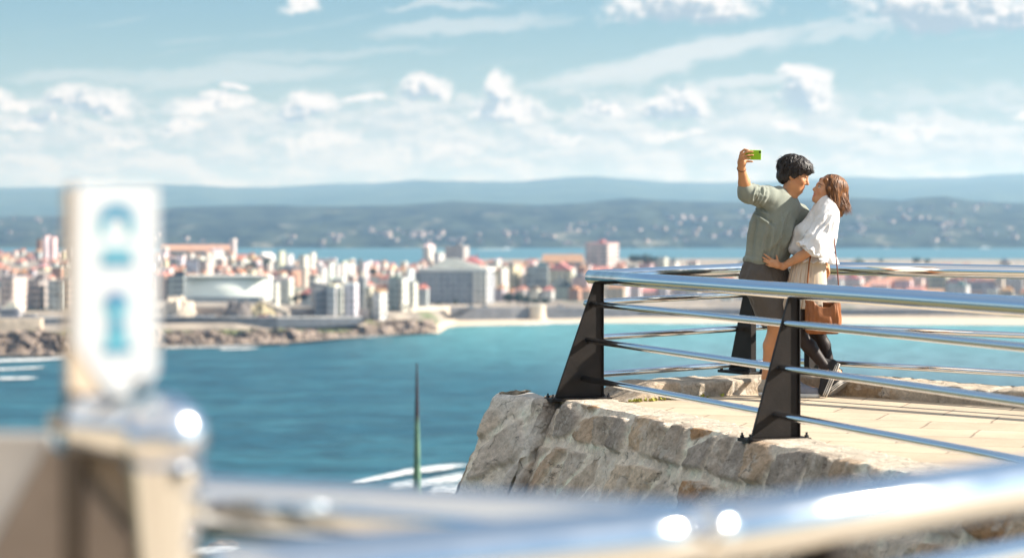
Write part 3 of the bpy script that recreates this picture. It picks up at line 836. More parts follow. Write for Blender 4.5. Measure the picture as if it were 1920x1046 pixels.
FM = {k: facade_mat('facade_' + k, k) for k in ('block', 'strip', 'house')}
def roof_mat():
    m = bpy.data.materials.new('roof_tiles'); m.use_nodes = True
    b, p = stex(m); co = b.n('ShaderNodeTexCoord').outputs['Object']
    c = b.n('ShaderNodeObjectInfo').outputs['Color']
    c = b.mix(1.0, c, b.comb(*[b.lin(b.noise(co, .5, 6, .7), .3, .7, .7, 1.25)] * 3), 'MULTIPLY')
    b.put(p.inputs['Base Color'], c); p.inputs['Roughness'].default_value = .9
    return m
M_ROOF = roof_mat()
M_PLAIN = mat('plain_render', objcol=True, rough=.85, var=.16, vscale=.25)
ROOFC = {'orange': (.44, .21, .13), 'red': (.32, .13, .10), 'brown': (.20, .12, .09), 'grey': (.25, .26, .26), 'pink': (.52, .27, .22), 'dark': (.07, .07, .08), 'white': (.72, .71, .69)}
WALLC = {'white': (.60, .59, .565), 'cream': (.56, .515, .42), 'grey': (.40, .41, .42), 'pale grey': (.55, .55, .55), 'pink': (.62, .48, .45), 'tan': (.48, .40, .31), 'brick': (.38, .20, .14), 'bluish grey': (.36, .39, .43), 'dark grey': (.27, .275, .28), 'yellow': (.64, .55, .36), 'greenish grey': (.36, .41, .38), 'stone': (.46, .42, .37), 'lilac': (.44, .45, .54)}
REG = []
def building(x0, x1, ytop, Y, wall, roof='flat', roofc='grey', depth=None, yaw=None, style='block', label=None, name=None, ybase=None, cat=None, row=None, pent=True):
    """a block seen between photo columns x0..x1 with its top at row ytop, standing at distance Y"""
    pxm = (x0 + x1) / 2
    sh_ = shore_y(pxm)
    if pxm > 758 and Y < sh_ + 130: Y = sh_ + 64 + max(0, (Y - 1095)) * .35      # keep the front blocks behind the beach wall
    app = (x1 - x0) * Y / F  # black ball stands in for a dark reflection low on the head
    yaw = rnd.uniform(-.42, -.12) if yaw is None else yaw
    depth = depth or min(max(app * .7, 7), 15)
    wd = max((app - abs(math.sin(yaw)) * depth) / math.cos(yaw), app * .45)  # added chrome balls that throw sun glints off the column
    cx = gx(pxm, Y); zb = float(land_z(np.array(pxm), np.array(Y))) - .6
    if ybase: zb = gz(ybase, Y)
    zt = gz(ytop, Y)
    roofh = {'flat': 0, 'gable': min(wd, depth) * .34, 'hip': min(wd, depth) * .36}[roof]
    H = max(zt - roofh - zb, 3.0)
    name = name or {'block': 'apartment_building', 'strip': 'apartment_building', 'house': 'house'}[style]
    mb = MB(); hw, hd = wd / 2, depth / 2
    mb.box((0, 0, H / 2), (wd, depth, H))
    r2 = random.Random(int(pxm * 31 + Y))
    if style != 'house' and H > 9:                                   # balconies and a set-back stair tower
        nfl = int(H / 3)
        for k in range(1, nfl):
            if r2.random() < .75:
                bx = r2.choice((-1, 1)) * wd * .22
                mb.box((bx, -hd - .6, k * 3.0 + .45), (wd * .34, 1.2, 1.0))
    o = mb.build(name, FM[style], None, loc=(cx, Y + depth / 2, zb)); o.rotation_euler.z = yaw
    o.color = (*[min(.85, c * r2.uniform(.92, 1.08)) for c in WALLC[wall]], 1)
    rb = MB()
    if roof == 'flat':
        for (c, d_) in (((0, -hd + .15, H + .35), (wd, .3, .7)), ((0, hd - .15, H + .35), (wd, .3, .7)), ((-hw + .15, 0, H + .35), (.3, depth - .6, .7)), ((hw - .15, 0, H + .35), (.3, depth - .6, .7))):
            rb.box(c, d_)
        rb.box((0, 0, H + .06), (wd - .6, depth - .6, .12))
        if pent and wd > 8:
            rb.box((r2.uniform(-.25, .25) * wd, r2.uniform(-.1, .2) * depth, H + 1.5), (r2.uniform(3, 5), r2.uniform(3, 4), 2.8))
            rb.tube([(wd * .2, 0, H), (wd * .2, 0, H + 4.2)], .12, 5)
    else:
        e = .5; rise = roofh
        along = wd >= depth
        if roof == 'gable':
            if along: vs = [(-hw - e, -hd - e, H), (hw + e, -hd - e, H), (hw + e, hd + e, H), (-hw - e, hd + e, H), (-hw - e, 0, H + rise), (hw + e, 0, H + rise)]
            else: vs = [(-hw - e, hd + e, H), (-hw - e, -hd - e, H), (hw + e, -hd - e, H), (hw + e, hd + e, H), (0, hd + e, H + rise), (0, -hd - e, H + rise)]
            if along: fs = [(0, 1, 5, 4), (2, 3, 4, 5), (1, 2, 5), (3, 0, 4), (3, 2, 1, 0)]
            else: fs = [(0, 1, 5, 4), (2, 3, 4, 5), (1, 2, 5), (3, 0, 4), (3, 2, 1, 0)]
        else:
            k = min(hw, hd) * .9
            if along: rr = [(-hw + k, 0, H + rise), (hw - k, 0, H + rise)]
            else: rr = [(0, -hd + k, H + rise), (0, hd - k, H + rise)]
            vs = [(-hw - e, -hd - e, H), (hw + e, -hd - e, H), (hw + e, hd + e, H), (-hw - e, hd + e, H)] + rr
            fs = [(0, 1, 5, 4), (2, 3, 4, 5), (1, 2, 5), (3, 0, 4), (3, 2, 1, 0)] if along else [(0, 1, 4), (1, 2, 5, 4), (2, 3, 5), (3, 0, 4, 5), (3, 2, 1, 0)]
        rb.add(vs, fs)
        rb.box((hw * .45, hd * .2, H + rise * .7), (.8, .8, rise * .9 + 1.0))
    ro = rb.build('roof', M_ROOF, o)
    ro.color = (*[c * r2.uniform(.85, 1.2) for c in ROOFC[roofc if roof != 'flat' else (roofc if roofc in ('white', 'dark', 'grey', 'pink', 'orange') else 'grey')]], 1)
    if label: tag(o, label, cat or 'building')
    else: REG.append([o, pxm, Y, wall, roof, roofc, wd, H, style, row])
    return o

# landmark blocks, front to back, read off the photograph
B = building
LM = []   # (column, phrase) used to say where the smaller houses stand
def lm(px, phrase): LM.append((px, phrase))
B(0, 38, 521, 1070, 'pink', depth=16, yaw=-.2, label='pinkish grey apartment block with a gridded front at the far left above the sea wall', style='block'); lm(18, 'the gridded pink block')
B(41, 88, 527, 1090, 'stone', depth=14, yaw=-.25, style='strip', label='brownish grey slab block beside the gridded pink block, long and low')
B(86, 119, 529, 1085, 'bluish grey', depth=10, yaw=.1, label='bluish grey blank-sided block on the sea front left of the blurred white sign')
B(118, 136, 524, 1100, 'tan', depth=10, yaw=-.1, style='strip', label='tan ribbed block half hidden by the blurred white sign')
B(79, 93, 443, 1720, 'white', depth=8, yaw=-.35, roofc='pink', label='tall white tower with pink flank, left one of the twin towers on the skyline', name='tower_block'); lm(88, 'the twin towers')
B(94, 106, 446, 1724, 'pink', depth=8, yaw=-.35, roofc='pink', label='tall pale pink tower, right one of the twin towers on the skyline', name='tower_block')
B(68, 82, 450, 1790, 'brick', depth=10, yaw=-.2, label='dark red block just left of the twin towers')
B(0, 36, 579, 1010, 'white', depth=10, yaw=0, style='strip', roofc='white', label='low white pavilion on the promenade at the far left', name='pavilion')
B(298, 434, 459, 1960, 'cream', 'gable', 'pink', depth=14, yaw=-.03, label='very long low building with a thin salmon roof on the skyline right of the sign', style='strip'); lm(330, 'the long salmon roof')
B(432, 442, 449, 1950, 'white', depth=6, yaw=-.2, roofc='white', label='slim white stair tower at the end of the long salmon roof', name='tower_block')
B(388, 416, 466, 1800, 'white', 'gable', 'grey', depth=16, yaw=-.4, label='big white gabled house below the long salmon roof', style='house')
B(373, 397, 490, 1420, 'pink', depth=10, yaw=-.3, label='pale pink blank block rising behind the curved hall')
B(345, 371, 489, 1400, 'lilac', depth=10, yaw=.1, label='lilac grey block left of the pale pink block behind the curved hall')
B(291, 318, 510, 1190, 'brick', 'hip', 'orange', depth=14, yaw=-.2, style='house', label='house with a bright orange hipped roof beside the right edge of the sign')
B(314, 349, 519, 1185, 'bluish grey', depth=12, yaw=-.1, style='strip', roofc='dark', label='dark bluish block at the left end of the curved hall')
B(506, 548, 523, 1200, 'white', depth=10, yaw=-.15, style='house', roofc='white', pent=False, label='white flat-roofed annex at the right end of the curved hall')
B(510, 523, 531, 1150, 'white', depth=5, yaw=-.3, style='house', pent=False, label='slim white pillar-like block in front of the white annex')
B(521, 533, 472, 1600, 'cream', depth=9, yaw=-.3, label='slim cream tower block standing behind the white annex', name='tower_block')
B(533, 548, 478, 1620, 'white', depth=9, yaw=-.3, label='white tower block next to the slim cream one', name='tower_block')
B(560, 578, 480, 1600, 'white', depth=9, yaw=-.3, label='broad white tower block between the cream tower and the stepped blocks', name='tower_block')
B(580, 591, 475, 1700, 'white', depth=8, yaw=-.3, label='slim white tower block with a raised top left of the stepped blocks', name='tower_block')
B(524, 560, 497, 1480, 'brick', 'hip', 'dark', depth=20, yaw=-.2, style='house', label='large house under a dark hipped roof behind the white annex')
B(480, 514, 474, 1850, 'white', 'gable', 'white', depth=14, yaw=-.4, style='house', label='white shed with a pale sloping roof on the skyline above the curved hall')
for i, (a, c, yt, wl_) in enumerate([(602, 613, 502, 'white'), (615, 628, 493, 'white'), (627, 641, 497, 'grey'), (640, 652, 491, 'white'), (652, 663, 495, 'white')]):
    B(a, c, yt, 1330 + i * 6, wl_, depth=9, yaw=-.35, label=f"{['narrow white', 'taller white', 'grey', 'tallest white', 'plain white'][i]} block, {['first', 'second', 'third', 'fourth', 'fifth'][i]} from the left in the row behind the stepped seafront blocks")
B(671, 678, 489, 1400, 'greenish grey', depth=6, yaw=0, label='thin dark green tower block above the stepped seafront blocks', name='tower_block')
B(679, 690, 494, 1390, 'white', depth=8, yaw=-.3, label='white block next to the thin dark green tower')
B(578, 616, 537, 1080, 'dark grey', depth=14, yaw=.25, style='strip', roofc='dark', label='dark grey seafront block in shade left of the stepped white blocks')
for i, (a, c, yt) in enumerate([(614, 634, 537), (633, 647, 541), (646, 670, 534)]):
    B(a, c, yt, 1075 + i * 3, 'white', depth=12, yaw=-.12, style='house', roofc='white', label=f"white seafront block with blank gable, {['left', 'middle', 'right'][i]} one of the three stepped blocks")
lm(642, 'the stepped white blocks')
B(669, 687, 524, 1120, 'dark grey', depth=12, yaw=-.1, label='dark grey block right of the three stepped white blocks')
B(684, 700, 541, 1100, 'cream', depth=8, yaw=-.2, label='narrow cream block between dark grey and pink-topped ones on the seafront')
B(699, 724, 543, 1095, 'white', 'gable', 'orange', depth=10, yaw=-.3, style='house', label='white house with orange gable roof among the seafront blocks')
B(728, 752, 521, 1130, 'greenish grey', depth=12, yaw=-.1, label='greenish grey seafront block left of the big grey block')
B(750, 764, 522, 1125, 'white', depth=8, yaw=-.35, label='white-flanked block immediately right of the greenish grey seafront block')
B(762, 776, 505, 1220, 'pale grey', depth=9, yaw=-.3, label='pale grey block between the white-flanked block and the big grey block')
lm(868, 'the big grey block')
B(793, 815, 458, 1900, 'white', 'hip', 'white', depth=14, yaw=-.35, style='house', name='church', label='tall white church mass on the skyline above the big grey block', cat='church')
B(813, 834, 472, 1890, 'white', 'gable', 'grey', depth=14, yaw=-.35, style='house', label='lower white nave right of the tall white church mass')
B(834, 879, 463, 1840, 'stone', depth=14, yaw=-.3, label='wide brownish block on the skyline right of the church')
B(861, 908, 480, 1560, 'brick', 'hip', 'red', depth=16, yaw=-.2, style='house', label='long building with a dark red hipped roof behind the big grey block')
B(938, 952, 500, 1330, 'white', 'gable', 'grey', depth=10, yaw=-.4, style='house', label='small bright white gabled house right of the big grey block')
B(954, 977, 496, 1300, 'yellow', depth=10, yaw=-.45, label='pale yellow block with a bright flank right of the big grey block')
B(988, 1030, 501, 1240, 'grey', depth=14, yaw=-.05, style='strip', label='plain grey block left of the railing corner'); lm(1010, 'the plain grey block')
B(1026, 1076, 520, 1215, 'greenish grey', 'hip', 'dark', depth=14, yaw=-.05, label='dark greenish block with a dark roof behind the railing corner')
B(1030, 1076, 492, 1330, 'cream', 'gable', 'pink', depth=14, yaw=-.1, label='cream building with a tan-pink roof above the dark greenish block', style='house')
B(1018, 1094, 477, 1600, 'dark grey', 'gable', 'orange', depth=16, yaw=-.05, label='long building with a bright orange roof in front of the far water', style='strip')
B(1072, 1110, 522, 1210, 'pink', depth=12, yaw=-.2, label='pinkish grey block right behind the railing corner post')
B(1098, 1162, 457, 1760, 'pink', depth=20, yaw=-.5, style='strip', roofc='pink', label='big pink cube building with a bright white flank against the far water'); lm(1130, 'the pink cube')
B(1160, 1176, 492, 1650, 'pink', 'hip', 'red', depth=12, yaw=-.2, style='house', label='red-roofed house right below the pink cube')
B(1234, 1254, 484, 1600, 'cream', depth=10, yaw=-.3, label='small cream block right of the dark trees in front of the far water')
B(1608, 1727, 523, 1330, 'white', 'hip', 'pink', depth=22, yaw=-.06, style='strip', label='long white building with a wide pink hipped roof seen between the right rails'); lm(1660, 'the wide pink roof')
B(1726, 1788, 524, 1320, 'tan', 'hip', 'orange', depth=18, yaw=-.1, style='house', label='building with a pale orange roof next to the wide pink roof')
B(1780, 1872, 528, 1290, 'grey', depth=14, yaw=-.04, style='strip', roofc='pink', label='grey flat block with large glazed bays seen between the right rails')
B(1866, 1890, 522, 1300, 'cream', depth=10, yaw=-.3, label='cream end block right of the grey glazed one')
B(1890, 1925, 520, 1360, 'pale grey', depth=14, yaw=-.2, label='pale grey block at the right margin between the rails')

def big_block():
    Y = 1234
    x0, x1 = gx(780, Y), gx(932, Y); zb = float(land_z(np.array(860.), np.array(Y))) - .6; zt = gz(509, Y)
    wd, dp, H = x1 - x0 - 7, 24, zt - zb
    root = thing('office_building', ((x0 + x1) / 2, Y + 12, zb), 'big grey mansard-roofed block on the beach front with a bright right end', 'building', rotz=-.16)
    mb = MB(); mb.box((0, 0, H / 2), (wd, dp, H))
    for k in range(9): mb.box((-wd / 2 + 3 + k * (wd - 6) / 8, -dp / 2 - .35, H / 2 - 1), (1.0, .7, H - 2))
    o = mb.build('wall', FM['block'], root); o.color = (.33, .35, .39, 1)
    mb = MB(); mb.box((0, 0, H + .9), (wd + 1.6, dp + 1.6, 1.8)); o = mb.build('parapet', M_PLAIN, root); o.color = (.66, .65, .62, 1)
    mb = MB(); mb.box((wd / 2 - 3.4, -dp / 2 - .9, H / 2 - .2), (7.2, 1.8, H - .4)); o = mb.build('lit_end_bay', FM['house'], root); o.color = (.62, .58, .52, 1)  # pale colour holds the sunlight of the right end face
    h = 5.2; a, b_ = wd / 2 - 4, dp / 2 - 3
    mb = MB(); mb.add([(-a, -b_, H + 1.8), (a, -b_, H + 1.8), (a, b_, H + 1.8), (-a, b_, H + 1.8), (-a + 9, -b_ + 7, H + 1.8 + h), (a - 16, -b_ + 7, H + 1.8 + h), (a - 16, b_ - 7, H + 1.8 + h), (-a + 9, b_ - 7, H + 1.8 + h)],
                      [(0, 1, 5, 4), (1, 2, 6, 5), (2, 3, 7, 6), (3, 0, 4, 7), (4, 5, 6, 7)])
    o = mb.build('roof', M_ROOF, root); o.color = (.30, .32, .30, 1)
    mb = MB(); mb.box((-wd / 2 - 4.5, 3, H * .48), (9, 18, H * .96)); o = mb.build('shaded_wing', FM['strip'], root); o.color = (.27, .28, .30, 1)  # darker colour holds the shading of the left side
big_block()

def sail_hall():
    """long hall behind one tall curved slate screen that bellies towards the sea"""
    Y = 1100
    x0, x1 = gx(345, Y), gx(507, Y); zb = gz(559, Y) - 1; zt = gz(516, Y)
    L = x1 - x0; H = zt - zb
    root = thing('curved_hall', (x0, Y, zb), 'long hall behind a curved pale green screen wall bellying seaward like a sail', 'hall')
    vs = []; nu, nv = 60, 24
    for i in range(nu):
        u = i / (nu - 1)
        for j in range(nv):
            v = j / (nv - 1)
            belly = 7.5 * math.sin(math.pi * min(max(u * .96 + .02, 0), 1)) ** .8
            y = -belly + 9.0 * (1 - math.cos(v * math.pi / 2)) + 1.0
            top = H * (.93 + .07 * math.sin(u * math.pi * .8 + .3))
            vs.append((u * L, y, math.sin(v * math.pi / 2) * top))
    sm = bpy.data.materials.new('slate_screen'); sm.use_nodes = True
    b, p = stex(sm); co = b.n('ShaderNodeTexCoord').outputs['Object']; x, y, z = b.sep(co)
    ln = b.m('LESS_THAN', b.m('FRACT', b.m('DIVIDE', z, 1.1)), .12); lv = b.m('LESS_THAN', b.m('FRACT', b.m('DIVIDE', x, 2.4)), .05)
    c = b.mix(b.m('MULTIPLY', b.m('MAXIMUM', ln, lv), .4), (.80, .84, .78), (.50, .55, .52))
    b.put(p.inputs['Base Color'], c); p.inputs['Roughness'].default_value = .6
    o = obj('screen_wall', vs, grid_faces(nu, nv), sm, root, True)
    mb = MB(); mb.box((L / 2, 9, H * .46), (L - 1, 12, H * .92)); o = mb.build('hall_body', M_PLAIN, root); o.color = (.5, .52, .5, 1)
    mb = MB(); mb.box((L / 2, 5, H * .95), (L - 2, 18, .8)); o = mb.build('roof', M_PLAIN, root); o.color = (.70, .70, .66, 1)
    mb = MB(); mb.box((L / 2, -6.5, .7), (L * .9, 4, 2.4)); o = mb.build('plinth', M_PLAIN, root); o.color = (.30, .34, .37, 1)
sail_hall(); lm(425, 'the curved hall')

def lathe_tower():
    Y = 1212; c = at(1008, 597, Y); zb = gz(603, Y); zt = gz(574, Y)
    root = thing('stone_bastion', (c.x, Y, zb), 'round pale stone bastion at the end of the dark beach wall', 'bastion')
    mb = MB(); r = 4.2
    pts = [(0, 0, 0), (0, 0, (zt - zb) * .5), (0, 0, zt - zb)]
    mb.tube(pts, [r * 1.12, r * 1.03, r], 28); mb.build('drum', mat('pale_masonry', (.60, .52, .42), .9, var=.25, vscale=.8), root, False)
    mb = MB(); mb.tube([(0, 0, zt - zb), (0, 0, zt - zb + .9)], r * 1.07, 28); mb.build('parapet', mat('pale_masonry_cap', (.62, .56, .48), .9, var=.2, vscale=.8), root)
lathe_tower()

# sea walls, promenade and the road on it
def sheet_wall(name, pts, top_row, thick, col, label, cat, bottom_row=None, parent=None):
    """wall standing along (px, Y) points; its top follows photo rows"""
    mb = MB(); n = len(pts); vs = []
    for (px, Y), tr, br in zip(pts, top_row, bottom_row):
        X = gx(px, Y)
        for (yy, z) in ((Y, gz(br, Y)), (Y, gz(tr, Y)), (Y + thick, gz(tr, Y)), (Y + thick, gz(br, Y))): vs.append((X, yy, z))
    fs = []
    for i in range(n - 1):
        for k in range(4):
            fs.append((i * 4 + k, i * 4 + (k + 1) % 4, i * 4 + 4 + (k + 1) % 4, i * 4 + 4 + k))
    fs += [(0, 1, 2, 3), tuple(range((n - 1) * 4, n * 4))[::-1]]
    mb.add(vs, fs)
    o = mb.build(name, mat(name + '_stone', col, .9, var=.3, vscale=.35), parent); 
    if label: tag(o, label, cat)
    return o
sheet_wall('sea_wall', [(-420, ysea(686) + 44), (-100, ysea(672) + 42), (76, ysea(668) + 40)], (598, 598, 598), 6, (.50, .42, .33), 'tan sea wall of the promenade at the far left', 'sea wall', (628, 624, 622))
pw = [(78, 990), (160, 1003), (297, 1012), (420, 1020), (520, 1030), (600, 1050), (678, 1078)]
sheet_wall('sea_wall', pw, (597, 596, 596, 596, 596, 596, 596), 7, (.055, .065, .08), 'long dark promenade wall above the brown cliffs', 'sea wall', (626, 622, 618, 616, 614, 612, 608))
sheet_wall('promenade_parapet', [(a, b - .4) for a, b in pw], (594.2, 593.6, 593.6, 593.6, 593.6, 593.6, 593.6), .4, (.34, .34, .34), 'thin grey parapet along the top of the dark promenade wall', 'parapet', (597, 596, 596, 596, 596, 596, 596))
sheet_wall('retaining_wall', [(300, 1060), (420, 1062), (520, 1072), (600, 1090), (690, 1090)], (576, 576, 577, 578, 580), 2, (.36, .30, .26), 'tan retaining wall behind the promenade road', 'wall', (600, 600, 600, 600, 600))
sheet_wall('beach_wall', [(842, 1194), (900, 1200), (960, 1206), (996, 1212)], (576, 576, 577, 577), 5, (.16, .165, .18), 'dark stone wall above the small sand beach', 'sea wall', (598, 602, 605, 605))
sheet_wall('beach_wall', [(772, 1122), (810, 1150), (844, 1193)], (575, 575, 575), 3, (.52, .45, .37), 'pale low wall where the promenade meets the small beach', 'sea wall', (596, 598, 600))
sheet_wall('beach_wall', [(1020, 1220), (1200, 1234), (1480, 1232), (1700, 1224), (2000, 1212)], (577, 578, 579, 580, 581), 5, (.15, .16, .18), 'dark sea wall above the long beach seen between the rails', 'sea wall', (600, 600, 600, 600, 600))
def road():
    pts = [(-300, 990), (76, 1000), (160, 1008), (297, 1019), (420, 1027), (520, 1037), (600, 1058), (690, 1088), (780, 1128), (900, 1206), (1100, 1240)]
    vs = []
    for px, Y in pts:
        for dy in (0, 14): vs.append((gx(px, Y + dy), Y + dy, gz(595.6 if px < 700 else (588 if px < 800 else 577.5), Y) + .02))
    return obj('road', vs, [(2 * i, 2 * i + 2, 2 * i + 3, 2 * i + 1) for i in range(len(pts) - 1)], mat('asphalt', (.09, .09, .095), .9, var=.15, vscale=.5))
tag(road(), 'grey seafront road along the promenade', kind='structure')

# cliffs: one displaced mesh per run of rock
def cliff(pxa, pxb, label, top=608.0, seed=2, dep=34):
    n = int((pxb - pxa) * .95); nv = 34
    pxs = np.linspace(pxa, pxb, n); t = np.linspace(0, 1, nv)
    PX, T = np.meshgrid(pxs, t, indexing='ij')
    Y0 = np.interp(PX, SHX, SHY) - 6
    Yg = Y0 + dep * T
    X = (PX - 960) * Yg / F
    topz = CAMZ - (np.interp(PX, [pxa, pxb], [top, top] if not isinstance(top, tuple) else top) - HOR) * Yg / F
    p = np.stack([X.ravel() * .09, Yg.ravel() * .06, T.ravel() * 1.3], 1)
    f1, f2, hid, du, dv = cells((X / 7 + T * .6).ravel(), (T * 3.2 + X * .02).ravel(), seed)
    f3, f4, hid2, _, _ = cells((X / 2.6 + T * 1.1).ravel(), (T * 7).ravel(), seed + 5)
    big = fbm(p, 5, seed, .58)
    fade = np.minimum(1, (1 - np.abs(2 * T.ravel() - 1)) * 3)
    rise = np.clip(T * 1.15 + .0, 0, 1) ** .75
    Z = SEA - 1.5 + (topz - SEA + 1.5) * rise
    lump = (big * 3.6 + (hid - .5) * 2.8 + (hid2 - .5) * 1.6 - 1.6 * np.exp(-((f2 - f1) / .12) ** 2)).reshape(Z.shape) * np.minimum(1, (1 - T) * 4) * np.minimum(1, T * 6 + .25)
    Z = Z + lump * .75
    Yg = Yg - lump.reshape(Z.shape) * 1.6
    # taper the ends into the water
    endw = smooth01(PX, pxb, pxb - 14) if pxb > 780 else 1.0
    Z = (SEA - 2) * (1 - endw) + Z * endw
    col = np.array((.165, .125, .095)) * (1 + .45 * fbm(p * 3, 4, seed + 2))[:, None]
    alt = smooth01(hid, .55, .75)[:, None]; col = col * (1 - alt) + np.array((.225, .175, .14)) * alt
    dark = np.exp(-((f2 - f1) / .08) ** 2)[:, None] * .35
    col = col * (1 - dark) + np.array((.10, .075, .06)) * dark
    green = (smooth01(T.ravel(), .62, .84) * smooth01(fbm(p * 1.7, 3, seed + 4), -.15, .25))[:, None]
    col = col * (1 - green) + np.array((.10, .115, .04)) * green
    wet = smooth01(Z.ravel(), SEA + 1.8, SEA + .5)[:, None] * .6
    col = col * (1 - wet) + np.array((.09, .07, .06)) * wet
    o = obj('cliff', np.stack([X.ravel(), Yg.ravel(), Z.ravel()], 1), grid_faces(n, nv), mat('cliff_rock', attr='Col', rough=.95, var=.25, vscale=.6), smooth=False, cols=np.clip(col, .02, .8))
    return tag(o, label, 'cliff')
cliff(-460, 150, 'low brown rocky shore at the far left with a green bank on top', 622, 3)
cliff(140, 690, 'long brown rocky cliff below the dark promenade wall', 618, 5)
cliff(686, 826, 'rocky brown point with a grassy top running out to the beach', (600, 600), 9, 30)
def rock_mound(px0, px1, ytop, Y, label, seed, col):
    n = 46; c = at((px0 + px1) / 2, ytop, Y); wd = (px1 - px0) * Y / F; zb = gz(588, Y) - 1.5
    U_, V_ = np.meshgrid(np.linspace(-1, 1, n), np.linspace(-1, 1, n), indexing='ij'); U_ = U_.ravel(); V_ = V_.ravel()
    r = np.clip(1 - (U_ ** 2 + V_ ** 2), 0, 1) ** .5
    p = np.stack([U_ * wd * .12, V_ * .8, U_ * 0], 1)
    f1, f2, hid, du, dv = cells(U_ * wd / 5, V_ * 2.4, seed)
    z = (c.z - zb) * r * (.75 + .5 * fbm(p * 2, 4, seed)) * (.75 + .35 * hid)
    colr = np.array(col) * (.7 + .6 * hid)[:, None]
    o = obj('rock_outcrop', np.stack([U_ * wd / 2, V_ * 8, z], 1), grid_faces(n, n), mat('outcrop_rock', attr='Col', rough=.95, var=.2, vscale=.5), None, False, loc=(c.x, Y, zb), cols=colr)
    tag(o, label, 'rock')
rock_mound(418, 476, 556, 1052, 'dark rock outcrop beside the promenade road under the curved hall', 3, (.16, .14, .13))
rock_mound(300, 370, 544, 1050, 'pale boulder outcrop beside the promenade road left of the curved hall', 8, (.52, .45, .37))
rock_mound(452, 520, 562, 1056, 'grassy tan rock outcrop right of the dark one', 12, (.34, .29, .18))
def ramp():
    Y = 1054; a, b_ = at(487, 561, Y), at(541, 584, Y)
    mb = MB(); vs = []
    for p in (a, b_):
        for y in (Y, Y + 5):
            vs += [(p.x, y, p.z), (p.x, y, p.z - 2.2)]
    mb.add(vs, [(0, 4, 6, 2), (1, 3, 7, 5), (0, 1, 5, 4), (2, 6, 7, 3), (0, 2, 3, 1), (4, 5, 7, 6)])
    tag(mb.build('stair_ramp', mat('ramp_stone', (.62, .54, .44), .9, var=.15)), 'pale stone ramp slanting down from the curved hall to the road', 'ramp')
ramp()

# the many smaller houses behind, row after row
ROWS = [('front row', 1160, 1260, 535), ('second row', 1290, 1400, 517), ('third row', 1430, 1560, 503), ('fourth row', 1600, 1720, 490), ('skyline row', 1760, 1900, 478)]
def fill(x0, x1, rows, density, tops, seed, pal, roofs, sz=(13, 29)):
    r = random.Random(seed)
    for ri in rows:
        nm, ya, yb, _ = ROWS[ri]
        x = x0 + r.uniform(-6, 6)
        while x < x1:
            wpx = r.uniform(*sz) * (1300 / (ya + yb) * 2)
            if r.random() < density:
                yt = np.interp(x, *tops[ri]) if isinstance(tops[ri], tuple) else tops[ri]
                wl_ = r.choice(pal); rf = r.choice(roofs)
                B(x, x + wpx, yt + r.uniform(-5, 7), r.uniform(ya, yb), wl_, rf[0], rf[1], style='house' if rf[0] != 'flat' and r.random() < .7 else r.choice(('block', 'block', 'strip', 'house')), row=nm)
            x += wpx * r.uniform(.85, 1.25)
PALW = ['white', 'white', 'white', 'cream', 'pale grey', 'pink', 'white', 'grey', 'tan', 'brick', 'yellow']
RF = [('hip', 'orange'), ('gable', 'orange'), ('hip', 'orange'), ('hip', 'red'), ('flat', 'grey'), ('gable', 'brown'), ('flat', 'white'), ('hip', 'pink'), ('gable', 'orange')]
LT = {0: 545, 1: 521, 2: 503, 3: 487, 4: 470}
fill(-30, 300, [1, 2, 3, 4], .95, LT, 11, PALW, RF)
fill(300, 480, [1, 2, 3, 4], .95, {1: 511, 2: 497, 3: 485, 4: 474}, 12, PALW, RF)
fill(470, 620, [0, 1, 2, 3, 4], .92, {0: 545, 1: 521, 2: 507, 3: 495, 4: 487}, 13, PALW, RF)
fill(610, 790, [0, 1, 2, 3, 4], .9, {0: 532, 1: 517, 2: 506, 3: 497, 4: 490}, 14, PALW, RF)
fill(780, 1000, [1, 2, 3, 4], .9, {1: 516, 2: 504, 3: 494, 4: 488}, 15, PALW, RF)
fill(930, 1100, [0, 1, 2, 3], .9, {0: 536, 1: 512, 2: 499, 3: 490}, 16, PALW, RF)
RFP = [('hip', 'pink'), ('gable', 'pink'), ('hip', 'orange'), ('flat', 'grey'), ('hip', 'red'), ('flat', 'pink')]
PALP = ['white', 'pink', 'pale grey', 'cream', 'grey', 'tan']
fill(1100, 1420, [0, 1, 2, 3], .95, {0: 534, 1: 519, 2: 506, 3: 496}, 17, PALP, RFP, (18, 40))
fill(1425, 1545, [0, 1, 2, 3], .9, {0: 538, 1: 520, 2: 507, 3: 496}, 19, PALP, RFP, (18, 40))
fill(1550, 1960, [0, 1, 2, 3], .92, {0: 540, 1: 520, 2: 508, 3: 496}, 18, PALP, RFP, (20, 46))

ORD = ['first', 'second', 'third', 'fourth', 'fifth', 'sixth', 'seventh', 'eighth', 'ninth', 'tenth', 'eleventh', 'twelfth', 'thirteenth', 'fourteenth', 'fifteenth', 'sixteenth', 'seventeenth', 'eighteenth']
LM.sort()
LM.append((1490, 'the couple')); LM.sort()
def name_fill():
    left = {}
    for e in REG:
        o, px, Y, wall, roof, roofc, wd, H, style, row = e
        l = min(LM, key=lambda a: abs(a[0] - px))
        side = 'right of' if px >= l[0] else 'left of'
        left.setdefault((row, l[1], side), []).append((abs(px - l[0]), e))
    for (row, ph, side), lst in left.items():
        lst.sort(key=lambda a: a[0])
        for k, (_, e) in enumerate(lst):
            o, px, Y, wall, roof, roofc, wd, H, style, _r = e
            rf = f'{roofc} {"hipped" if roof == "hip" else "gabled"} roof' if roof != 'flat' else 'flat roof'
            kind = 'house' if style == 'house' else 'block'
            size = 'tall ' if H > 19 else ('long ' if wd > 16 else ('small ' if wd < 8 else ''))
            tag(o, f'{size}{wall} {kind}, {rf}, {ORD[min(k, 17)]} {side} {ph}, {row}', 'building', 'houses and blocks of the city')
name_fill()

